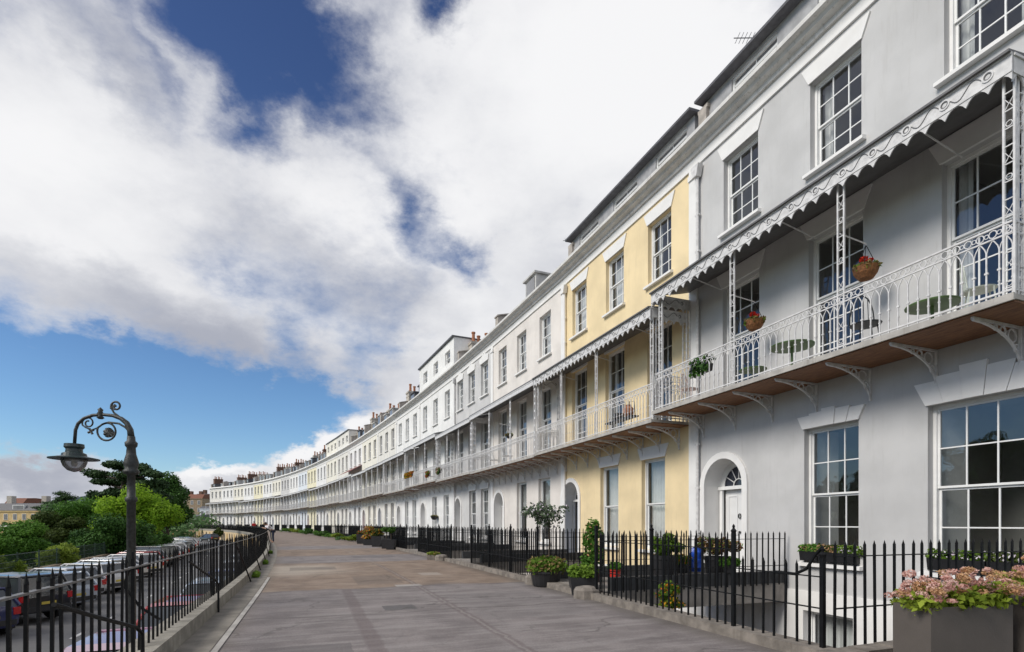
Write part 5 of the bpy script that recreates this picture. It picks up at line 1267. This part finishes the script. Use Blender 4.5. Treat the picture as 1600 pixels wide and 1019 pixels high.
# window boxes on the sills of the grey house
def window_box(label, s, z, L, seed, mats):
    p = fr(s, D - .02, z); root = thing('window_box', label, 'window box', p, heading(s), 'black window boxes on the grey house sills')
    mb = MB(); mb.prism_x([(-.1, 0), (.1, 0), (.13, .2), (-.13, .2)], -L / 2, L / 2); mb.obj('box', BLACKPOT, root)
    bl = [(L * (k / 4 - .5) * .85, 0, .25, .12, .13, .11) for k in range(5)]
    for k, (m, f) in enumerate(mats): link('foliage' if k == 0 else 'flowers', plant_mesh(bl, int(700 * f), .04 if k == 0 else .022, seed + k, m, shell=.3 if k == 0 else .85), root)
    return root
s_w = bounds[0] + GX0[1] * 8.15; s_r = bounds[0] + GX0[0] * 8.15
window_box('black window box with dark plants on the left ground floor sill', s_w + .42, .66, .42, 61, [(L_MID, .9), (F_RUST, .3)])
window_box('black window box with rusty sedum, middle of the left ground floor sill', s_w, .66, .36, 62, [(L_OLIVE, .8), (F_RUST, .6)])
window_box('black window box with bright leaves and white flowers, right end of left sill', s_w - .42, .66, .46, 63, [(L_POT, 1.2), (F_WHITE, .3)])
window_box('long black window box with green plants on the right ground floor sill', s_r + .22, .66, .85, 64, [(L_POT, 1.0), (F_WHITE, .35)])
window_box('second window box on the right ground floor sill at the picture edge', s_r - .48, .66, .5, 65, [(L_OLIVE, 1.0), (F_WHITE, .2)])
# hanging baskets on the grey balcony
WICK = surf('wicker', (.24, .10, .035), .85, .4, 30, .6, 60)
def basket(label, s, d, z, arm_d, seed, red=True, mat=WICK, r=.2):
    root = thing('hanging_basket', label, 'hanging basket', fr(s, d, z), heading(s), 'hanging baskets')
    mb = MB(); mb.lathe([(.03, -.02), (r * .6, .0), (r * .92, r * .45), (r * 1.05, r * .9), (r * 1.08, r * 1.0), (r * .98, r * 1.0), (0, r * .85)], (0, 0, 0), 16); mb.obj('wicker_bowl', mat, root)
    mb = MB()
    for k in range(3): a = k * 2 * PI / 3; mb.tube([(r * math.cos(a), r * math.sin(a), r), (0, 0, r + .42)], .006, 4)
    mb.obj('chain', IRONB, root)
    mb = MB(); L = arm_d - d; mb.tube([(0, L * -1 if False else 0, r + .44), (0, (D - arm_d) * 0 + (d - arm_d), r + .50)], .012, 5); mb.tube([(0, 0, r + .44), (0, 0, r + .40)], .01, 4); mb.obj('arm', IRONW, root)
    bl = [(0, 0, r * 1.05, r, r, .09)] + [(r * .8 * math.cos(a), r * .8 * math.sin(a), r * .95, .08, .08, .08) for a in (0, 1.2, 2.4, 3.6, 4.8)]
    link('foliage', plant_mesh(bl, 350, .035, seed, L_DRY), root); link('foliage', plant_mesh(bl, 160, .04, seed + 5, L_POT), root)
    if red: link('flowers', plant_mesh([(.02, .03, r + .16, .07, .07, .05), (-.08, .0, r + .1, .05, .05, .04)], 220, .022, seed + 1, F_RED, 'flowers', .7), root)
    return root
# positions measured from the calibrated camera: d towards the house wall
basket('brown wicker basket with a red flower, right of the middle balcony post', 6.93, 9.45, 5.90, 8.8, 71)
basket('brown wicker basket with orange red flowers, left one of the grey balcony', 9.56, 9.45, 5.86, 8.8, 72)
basket('dark round hanging planter on the front of the boxy white house', 39.6, D - .3, 1.75, D, 73, False, BLACKPOT, .26)
basket('dark green hanging basket under the warm white house canopy', 24.6, 9.3, 5.6, 8.8, 74, False, BLACKPOT, .17)
GREENM = surf('green_painted_metal', (.10, .17, .06), .45, .2, 6); PALEM = surf('pale_metal_chair_paint', (.62, .66, .58), .45, .15, 6); DARKM = surf('dark_metal_furniture', (.03, .035, .04), .5, .3, 6)
ZD = Z_DECK + .002
def table(label, s, d, r, h, mat):
    root = thing('round_table', label, 'table', fr(s, d, ZD), 0, 'tables on the balconies')
    mb = MB(); mb.lathe([(0, h - .03), (r, h - .03), (r + .01, h - .01), (r, h), (0, h)], (0, 0, 0), 24); mb.obj('tabletop', mat, root)
    mb = MB(); mb.tube([(0, 0, .02), (0, 0, h - .03)], .025, 8); 
    for a in (0, 2.1, 4.2): mb.tube([(0, 0, .15), (.25 * math.cos(a), .25 * math.sin(a), .0)], .014, 5)
    mb.obj('pedestal', mat, root); return root
def chair(label, s, d, rz, mat, w=.42):
    root = thing('metal_chair', label, 'chair', fr(s, d, ZD - (.24 if 20.5 < s < 29 else .1 if s > 29 else 0)), rz, 'chairs on the balconies')
    mb = MB(); mb.lathe([(0, .44), (w * .48, .44), (w * .5, .455), (0, .46)], (0, 0, 0), 16); mb.obj('seat', mat, root)
    for x, y in ((-.16, -.16), (.16, -.16), (.16, .16), (-.16, .16)):
        mb = MB(); mb.tube([(x * .85, y * .85, .44), (x * 1.15, y * 1.15, 0)], .011, 5); mb.obj('leg', mat, root)
    mb = MB(); hoop = [(-.19 * math.cos(PI * k / 10), .17 + .05 * math.sin(PI * k / 10), .45 + .45 * math.sin(PI * k / 10)) for k in range(11)]
    mb.tube(hoop, .012, 5)
    for x in (-.11, -.04, .04, .11): mb.tube([(x, .18, .45), (x, .215, .45 + .45 * math.sqrt(max(0, 1 - (x / .19) ** 2)) - .01)], .007, 4)
    mb.obj('backrest', mat, root); return root
table('large round green table on the grey house balcony', 8.45, 9.35, .42, .62, GREENM)
table('low round green table at the right of the grey balcony', 5.75, 9.35, .36, .45, GREENM)
table('low green table beside the left french window of the grey balcony', 9.3, 9.15, .28, .34, GREENM)
chair('pale metal chair with hooped slatted back near the right edge of the grey balcony', 5.15, 9.45, 1.0, PALEM)
chair('dark metal chair near the middle of the grey balcony', 6.75, 9.2, 2.2, DARKM, .5)
chair('pink-white metal chair at the far left end of the grey balcony', 11.6, 9.3, .6, surf('pinkish_metal_paint', (.6, .45, .42), .5, .1, 5))
chair('white wicker look chair on the warm white house balcony', 24.6, 9.2, .8, IRONW, .55)
chair('white chair beside the window on the warm white house balcony', 26.4, 9.2, .8, IRONW, .5)
chair('white round backed chair on the balcony of the house with the boxy extension', 38.6, 9.2, 1.2, IRONW, .6)
# dark planter shelf with terracotta jar hung on the yellow balcony railing
r_ = thing('planter_shelf', 'dark iron planter shelf on the yellow house balcony', 'plant stand', fr(14.4, 8.98, ZD - .2), heading(14.4))
mb = MB(); mb.box(-.75, .75, -.13, .13, .30, .34); mb.obj('shelf', DARKM, r_)
for x, y in ((-.7, -.1), (.7, -.1), (.7, .1), (-.7, .1)): mb = MB(); mb.tube([(x, y, 0), (x, y, .3)], .014, 5); mb.obj('leg', DARKM, r_)
mb = MB(); mb.tube([(-.75, 0, .34), (-.7, 0, .75), (-.45, 0, .8), (-.4, 0, .34)], .012, 5); mb.obj('scroll', DARKM, r_)
mb = MB(); mb.lathe([(.08, 0), (.15, .1), (.16, .24), (.09, .32), (.1, .36), (0, .35)], fr(14.0, 8.98, ZD - .2 + .342), 12); tag(mb.obj('terracotta_jar', POTC), 'terracotta jar standing on the dark planter shelf of the yellow balcony', 'jar')
mb = MB(); mb.lathe([(.1, 0), (.16, .06), (.17, .2), (.0, .2)], fr(14.55, 8.98, ZD - .2 + .342), 12); tag(mb.obj('plant_bowl', BLACKPOT), 'dark bowl standing beside the terracotta jar', 'bowl')
BG = 'flower boxes on the balcony railings'
def balcony_box(label, s, seed, mats, L=.8, z=.95, d=8.82, n=500):
    root = thing('flower_box', label, 'flower box', fr(s, d, Z_DECK + z - (.15 if s > 12.5 else 0)), heading(s), BG)
    mb = MB(); mb.prism_x([(-.09, -.12), (.09, -.12), (.12, .06), (-.12, .06)], -L / 2, L / 2); mb.obj('box', BLACKPOT, root)
    bl = [(L * (k / 4 - .5) * .9, 0, .14, .14, .16, .14) for k in range(5)] + [(L * (k / 3 - .5) * .8, .1, -.05, .1, .08, .16) for k in range(4)]
    for k, (m, f) in enumerate(mats): link('foliage' if k == 0 else 'flowers', plant_mesh(bl, int(n * f), .06 if k == 0 else .045, seed + k, m, shell=.3 if k == 0 else .85), root)
ZB = -.15
balcony_box('flower box of red and orange blooms on the boxy house balcony', 42.9, 81, [(L_MID, 1), (F_RED, .6), (F_ORANGE, .6)], 1.2)
balcony_box('flower box of orange blooms just beyond the boxy house balcony', 44.2, 82, [(L_MID, 1), (F_ORANGE, .8)], .9)
balcony_box('small red flower box in the middle of the boxy house balcony', 38.0, 83, [(L_MID, 1), (F_RED, .5)], .5, .55)
balcony_box('flower box of dark green trailers on the pale grey house balcony', 35.4, 84, [(L_DARK, 1), (F_PINK, .3)], .5, .55)
balcony_box('dark leafy box at the left end of the grey balcony railing', 10.7, 85, [(L_DARK, .8)], .55, .72, 8.92)
# pots and planters farther along the terrace
BLKSQ = 'square black planters along the terrace'
def at_s(s, d, z=0): return fr(s, d, z)
tub('topiary_planter', 'lollipop topiary in a square black planter, right one of the pair', at_s(31.0, 4.78), .26, .55, 'ball', [(L_DARK, .6), (L_MID, .5)], .5, .95, 91, True, n=900, size=.05, group=BLKSQ)
tub('topiary_planter', 'lollipop topiary in a square black planter, left one of the pair', at_s(32.4, 4.78), .26, .55, 'ball', [(L_DARK, .6), (L_MID, .5)], .5, .95, 92, True, n=900, size=.05, group=BLKSQ)
tub('flower_planter', 'square black planter of yellow leaves left of the topiary pair', at_s(35.2, 4.75), .33, .66, 'tall', [(L_OLIVE, 1), (F_ORANGE, .12)], .4, 1.2, 93, True, n=800, size=.06, group=BLKSQ)
tub('flower_planter', 'planter overflowing with orange and red flowers', at_s(38.0, 4.7), .36, .4, 'tall', [(L_MID, .8), (F_RUST, .6), (F_ORANGE, .4), (F_RED, .2)], .75, 1.3, 94, True, n=1000, size=.07, group=BLKSQ)
tub('flower_planter', 'square black planter beyond the orange flowers', at_s(40.8, 4.7), .36, .7, 'low', [(L_OLIVE, 1), (F_RED, .2)], .3, 1.1, 95, True, n=600, size=.06, group=BLKSQ)
tub('flower_planter', 'low stone planter of sedum at the kerb end of the warm white house', at_s(21.6, 4.78), .24, .2, 'low', [(L_LIGHT, 1), (F_RUST, .15)], .14, 1.0, 96, True, n=500, size=.04, potmat=STONE)
for j, (s, r, h, m) in enumerate(((45, .5, .5, L_LIGHT), (48, .55, .45, L_PALE), (52, .5, .6, L_LIGHT), (57, .6, .5, L_MID), (62, .6, .7, L_DARK), (67, .6, .6, L_MID), (73, .7, .9, L_DARK), (80, .8, .7, L_MID), (88, .8, .9, L_LIGHT), (96, .9, .8, L_MID))):
    nm = ['first', 'second', 'third', 'fourth', 'fifth', 'sixth', 'seventh', 'eighth', 'ninth', 'tenth'][j]
    root = thing('verge_shrub', '%s low shrub on the terrace edge beyond the black planters' % nm, 'shrub', fr(s, 4.6, 0), 0, 'low shrubs along the far terrace railings')
    link('foliage', plant_mesh(sub_blobs((0, 0, h * .5), (r * 1.4, r, h * .55), 6, j), 900, .07, 100 + j, m), root)
# weeds growing from the channel at the foot of the coping
for j, (s, L) in enumerate(((16.4, .7), (21.5, .5), (29, .7))):
    bl = [(0, k * .12 - .3, .06, .10, .10, .09) for k in range(6)]
    root = thing('weed_tuft', ['nearest', 'middle', 'farthest'][j] + ' tuft of green weeds at the foot of the coping', 'weeds', fr(s, -1.36, 0), heading(s) - PI / 2, 'weeds in the gutter')
    link('foliage', plant_mesh(bl, 500, .03, 130 + j, L_POT), root)
# TV aerials on the roofs
AL = surf('aerial_aluminium', (.25, .25, .26), .4, .1, 5, metal=.6)
def aerial(label, s, d, z0, h, L, ang):
    root = thing('tv_aerial', label, 'aerial', fr(s, d, z0), ang, 'television aerials')
    mb = MB(); mb.tube([(0, 0, 0), (0, 0, h)], .018, 6); mb.obj('mast', AL, root)
    mb = MB(); mb.tube([(-L * .15, 0, h - .05), (L * .85, 0, h - .05)], .012, 5)
    for k in range(10): x = -L * .1 + L * .95 * k / 10; mb.tube([(x, -.16, h - .05), (x, .16, h - .05)], .007, 4)
    mb.obj('boom', AL, root)
aerial('television aerial on the roof end of the yellow house', 20.1, 11.0, 12.4, 1.15, 1.2, heading(20) + .9)
aerial('television aerial above the attic of the near grey house', 10.6, 10.9, 12.9, 1.0, 1.0, heading(10) + 1.2)

# ------------------------------------------------------------------ people
SKIN = surf('skin', (.45, .27, .19), .6, .05, 3)
def skin_obj(name, verts, edges, radii, mat, parent, root=0):
    me = bpy.data.meshes.new(name); me.from_pydata(verts, edges, []); o = link(name, me, parent)
    o.modifiers.new('Skin', 'SKIN')
    for k, r in enumerate(radii):
        v = me.skin_vertices[0].data[k]; v.radius = (r[0], r[1]) if isinstance(r, tuple) else (r, r); v.use_root = (k == root)
    ss = o.modifiers.new('Subsurf', 'SUBSURF'); ss.levels = 1; ss.render_levels = 1
    me.materials.append(mat); return o
def person(label, p, rz, shirt, trousers, hair, lean=0.0, lift=False):
    """local +y is the way the person faces"""
    root = thing('person', label, 'person', p, rz, 'people by the railing')
    ca, sa = math.cos(lean), math.sin(lean)
    def up(x, y, z):   # rotate the upper body about the hips
        zz, yy = z - .95, y; return (x, yy * ca + zz * sa, .95 + zz * ca - yy * sa)
    V = [(0, 0, .95), up(0, 0, 1.15), up(0, .0, 1.40), up(0, .01, 1.50), up(0, .03, 1.60), up(0, .045, 1.70)]
    R = [(.15, .11), (.14, .10), (.17, .10), .055, .085, .07]; Ed = [(0, 1), (1, 2), (2, 3), (3, 4), (4, 5)]
    for s in (-1, 1):
        b = len(V)
        V += [(s * .10, 0, .88), (s * .11, .02, .48), (s * .115, -.02, .09), (s * .12, .12, .04)]; R += [.085, .06, .042, .04]; Ed += [(0, b), (b, b + 1), (b + 1, b + 2), (b + 2, b + 3)]
        b = len(V); sh = up(s * .19, 0, 1.42)
        if lean > .2: el, ha = (s * .24, sh[1] + .12, sh[2] - .24), (s * .14, sh[1] + .33, max(1.13, sh[2] - .2))
        else: el, ha = (s * .24, -.02, 1.14), (s * .22, .10, .90)
        mid = tuple((a + c) / 2 for a, c in zip(el, ha))
        V += [sh, el, ha, (ha[0], ha[1] + .06, ha[2] - .03)]; R += [.06, .045, .032, .035]; Ed += [(2, b), (b, b + 1), (b + 1, b + 2), (b + 2, b + 3)]
    skin_obj('body', V, Ed, R, SKIN, root)
    skin_obj('shirt', [V[0], V[1], V[2], V[3]] + [V[10], V[11], V[18], V[19]], [(0, 1), (1, 2), (2, 3), (2, 4), (4, 5), (2, 6), (6, 7)], [(.165, .125), (.16, .12), (.19, .12), .065, .078, .06, .078, .06], shirt, root)
    skin_obj('trousers', [(0, 0, .97), V[6], V[7], V[8], V[14], V[15], V[16]], [(0, 1), (1, 2), (2, 3), (0, 4), (4, 5), (5, 6)], [(.16, .12), .10, .075, .06, .10, .075, .06], trousers, root)
    h = Vector(V[5]); mb = MB(); mb.lathe([(.095, -.06), (.105, -.01), (.09, .05), (.05, .085), (0, .095)], (h.x, h.y - .02, h.z + .0), 10); mb.obj('hair', hair, root, smooth=True)
    f = MB(); hd_ = Vector(V[4]); f.lathe([(.0, 0), (.016, .0), (.012, .03), (0, .035)], (hd_.x, hd_.y + .09, hd_.z), 6)
    return root
SH_W = surf('white_cotton', (.75, .74, .75), .9, .05, 4); SH_R = surf('red_cotton', (.5, .03, .03), .9, .1, 4); SH_P = surf('pale_pink_cotton', (.68, .5, .52), .9, .05, 4); TR_D = surf('dark_denim', (.03, .04, .07), .9, .2, 6); TR_G = surf('khaki_cotton', (.28, .24, .17), .9, .1, 6)
HA_D = surf('dark_hair', (.02, .014, .01), .6, .2, 8); HA_B = surf('fair_hair', (.25, .17, .08), .6, .2, 8)
def by_rail(s, d=-1.12): return fr(s, d, .0)
person('person in a white top leaning on the far railing, nearest of the group', by_rail(45), heading(45), SH_W, TR_D, HA_D, .75)
person('person in a pale pink top leaning on the far railing, between two others', by_rail(47.2), heading(47), SH_P, TR_G, HA_B, .7)
person('person in a white shirt leaning on the far railing, farthest of the group', by_rail(50), heading(50), SH_W, TR_D, HA_B, .8)
person('person in a red top standing by the distant railing', by_rail(86, -1.1), heading(86) + PI / 2, SH_R, TR_D, HA_D, 0)

# ------------------------------------------------------------------ sky, sun, camera
SUN_AZ, SUN_EL = math.radians(-118), math.radians(38)     # azimuth measured from +Y, negative is to the left
w = bpy.data.worlds.new('World'); SC.world = w; w.use_nodes = True; nt = w.node_tree
for n in list(nt.nodes): nt.nodes.remove(n)
out = nt.nodes.new('ShaderNodeOutputWorld'); bg = nt.nodes.new('ShaderNodeBackground'); bg.inputs['Strength'].default_value = .1
sky = nt.nodes.new('ShaderNodeTexSky'); sky.sky_type = 'NISHITA'; sky.sun_disc = False; sky.sun_elevation = SUN_EL; sky.sun_rotation = SUN_AZ
sky.altitude = 50; sky.air_density = 1.0; sky.dust_density = .35; sky.ozone_density = 3.0
tc = nt.nodes.new('ShaderNodeTexCoord'); dirv = tc.outputs['Generated']
sp_ = nt.nodes.new('ShaderNodeSeparateXYZ'); nt.links.new(dirv, sp_.inputs[0])
az = math_(nt, 'ARCTAN2', sp_.outputs[0], sp_.outputs[1]); el = math_(nt, 'ARCSINE', math_(nt, 'MINIMUM', math_(nt, 'MAXIMUM', sp_.outputs[2], -1), 1))
cb = nt.nodes.new('ShaderNodeCombineXYZ'); nt.links.new(az, cb.inputs[0]); nt.links.new(el, cb.inputs[1])
wz = mapping(nt, dirv, (1, 1, 1.7))
n1 = noise(nt, wz, 2.6, 9, .6); n2 = noise(nt, wz, 7.0, 8, .62)
warp = nt.nodes.new('ShaderNodeVectorMath'); warp.operation = 'MULTIPLY_ADD'
nt.links.new(n2.outputs['Color'], warp.inputs[0]); warp.inputs[1].default_value = (.22, .17, 0)
off = nt.nodes.new('ShaderNodeVectorMath'); off.operation = 'SUBTRACT'; nt.links.new(cb.outputs[0], off.inputs[0]); off.inputs[1].default_value = (.11, .085, 0); nt.links.new(off.outputs[0], warp.inputs[2])
wv = warp.outputs[0]
def d2a(px, py):
    x = (px - 800) / 841.3; z = (818.3 - py) / 841.3; return math.atan2(x, 1), math.atan2(z, math.hypot(x, 1))
def blob(px, py, rx, ry, rot, wgt):
    a, e = d2a(px, py); a2, _ = d2a(px + rx, py); a1, _ = d2a(px - rx, py); _, e2 = d2a(px, py - ry); _, e1 = d2a(px, py + ry)
    m = mapping(nt, wv, (abs(a2 - a1) / 2, abs(e2 - e1) / 2, 1), (a, e, 0), (0, 0, math.radians(rot)), 'TEXTURE')
    g = nt.nodes.new('ShaderNodeTexGradient'); g.gradient_type = 'SPHERICAL'; nt.links.new(m, g.inputs[0])
    return g.outputs['Fac'], wgt
def addup(base, bl):
    acc = base
    for f, wgt in bl: acc = math_(nt, 'MULTIPLY_ADD', f, wgt, acc)
    return acc
dens = addup(math_(nt, 'MULTIPLY_ADD', math_(nt, 'SUBTRACT', n1.outputs['Fac'], .5), 1.9, .66), [blob(*b) for b in (
    (400, 40, 260, 165, -15, -1.9), (390, 190, 80, 95, 0, -.85), (215, 60, 150, 45, -45, -.45), (690, 0, 55, 90, 15, -1.15),
    (640, 330, 95, 58, -30, -.8), (740, 405, 80, 42, -40, -.75),
    (60, 640, 520, 115, 0, -2.1), (380, 665, 330, 90, 5, -1.8), (120, 580, 420, 70, -8, -1.2), (330, 590, 240, 60, 0, -.8), (520, 610, 140, 60, 10, -.6), (470, 540, 60, 60, 0, -.9), (600, 560, 60, 40, 0, -.3),
    (1000, 150, 500, 420, 0, 1.0), (100, 300, 330, 230, -20, .9), (480, 330, 260, 140, 0, .5), (350, 510, 330, 80, -10, .9),
    (60, 745, 220, 60, 0, 2.0), (310, 755, 85, 45, 0, 1.7), (450, 725, 190, 45, 14, 1.7), (560, 680, 110, 45, 25, 1.5), (640, 600, 130, 60, 20, 1.0), (760, 520, 160, 120, 30, .8))])
# a clear patch low in the sky to the left of the view (it is what the ground floor windows mirror)
_m1 = mapping(nt, cb.outputs[0], (.62, .34, 1), (-1.42, .16, 0), (0, 0, 0), 'TEXTURE'); _g1 = nt.nodes.new('ShaderNodeTexGradient'); _g1.gradient_type = 'SPHERICAL'; nt.links.new(_m1, _g1.inputs[0])
dens = math_(nt, 'MULTIPLY_ADD', _g1.outputs['Fac'], -3.0, dens)
dens = math_(nt, 'MULTIPLY_ADD', math_(nt, 'SUBTRACT', noise(nt, wz, 17, 8, .65).outputs['Fac'], .5), .95, dens)
alpha = ramp(nt, dens, -.18, 1.15)
# light and shade inside the clouds: own thickness, seen from below
sh = addup(math_(nt, 'MULTIPLY_ADD', math_(nt, 'SUBTRACT', noise(nt, wz, 3.4, 8, .58).outputs['Fac'], .5), 1.1, .80), [blob(*b) for b in (
    (950, 110, 420, 330, 0, .55), (90, 240, 300, 190, 0, .3), (520, 320, 200, 90, 0, .22), (330, 530, 420, 75, -8, -.62), (560, 430, 300, 80, -15, -.35), (300, 360, 260, 90, 0, -.18), (40, 735, 230, 60, 0, -.75), (450, 745, 180, 35, 14, -.5), (620, 500, 150, 110, 0, -.25), (180, 110, 150, 90, -30, -.35), (500, 100, 130, 120, 0, -.35), (330, 730, 90, 18, 0, .5), (520, 690, 130, 22, 25, .5))])
shade = ramp(nt, sh, .1, 1.15)
cloud = mixrgb(nt, shade, (1.55, 1.63, 1.9), (3.45, 3.45, 3.5))
hs = nt.nodes.new('ShaderNodeHueSaturation'); hs.inputs['Saturation'].default_value = 1.12; hs.inputs['Value'].default_value = .62; nt.links.new(sky.outputs[0], hs.inputs['Color'])
blue = mixrgb(nt, 1.0, hs.outputs[0], mixrgb(nt, ramp(nt, el, .05, .75), (.66, .74, .80), (.46, .43, .53)), 'MULTIPLY')
colr = mixrgb(nt, alpha, blue, cloud)
nt.links.new(colr, bg.inputs[0]); nt.links.new(bg.outputs[0], out.inputs[0])
sl = bpy.data.lights.new('sun', 'SUN'); sl.energy = 1.1; sl.angle = math.radians(24); sl.color = (1, .95, .87)
so = bpy.data.objects.new('sun', sl); COL.objects.link(so)
dv = Vector((math.sin(SUN_AZ) * math.cos(SUN_EL), math.cos(SUN_AZ) * math.cos(SUN_EL), math.sin(SUN_EL)))
so.rotation_euler = dv.to_track_quat('Z', 'Y').to_euler(); so.location = dv * 50
cd = bpy.data.cameras.new('camera'); cam = bpy.data.objects.new('camera', cd); COL.objects.link(cam); SC.camera = cam
cam.location = (0, 0, EYE); cam.rotation_euler = (PI / 2, 0, 0)
cd.sensor_width = 36; cd.lens = 841.3 / 1600 * 36; cd.shift_y = (818.3 - 509.5) / 1600; cd.clip_start = .1; cd.clip_end = 4000
SC.view_settings.view_transform = 'Standard'; SC.view_settings.look = 'None'; SC.view_settings.exposure = 1.42; SC.view_settings.gamma = 1
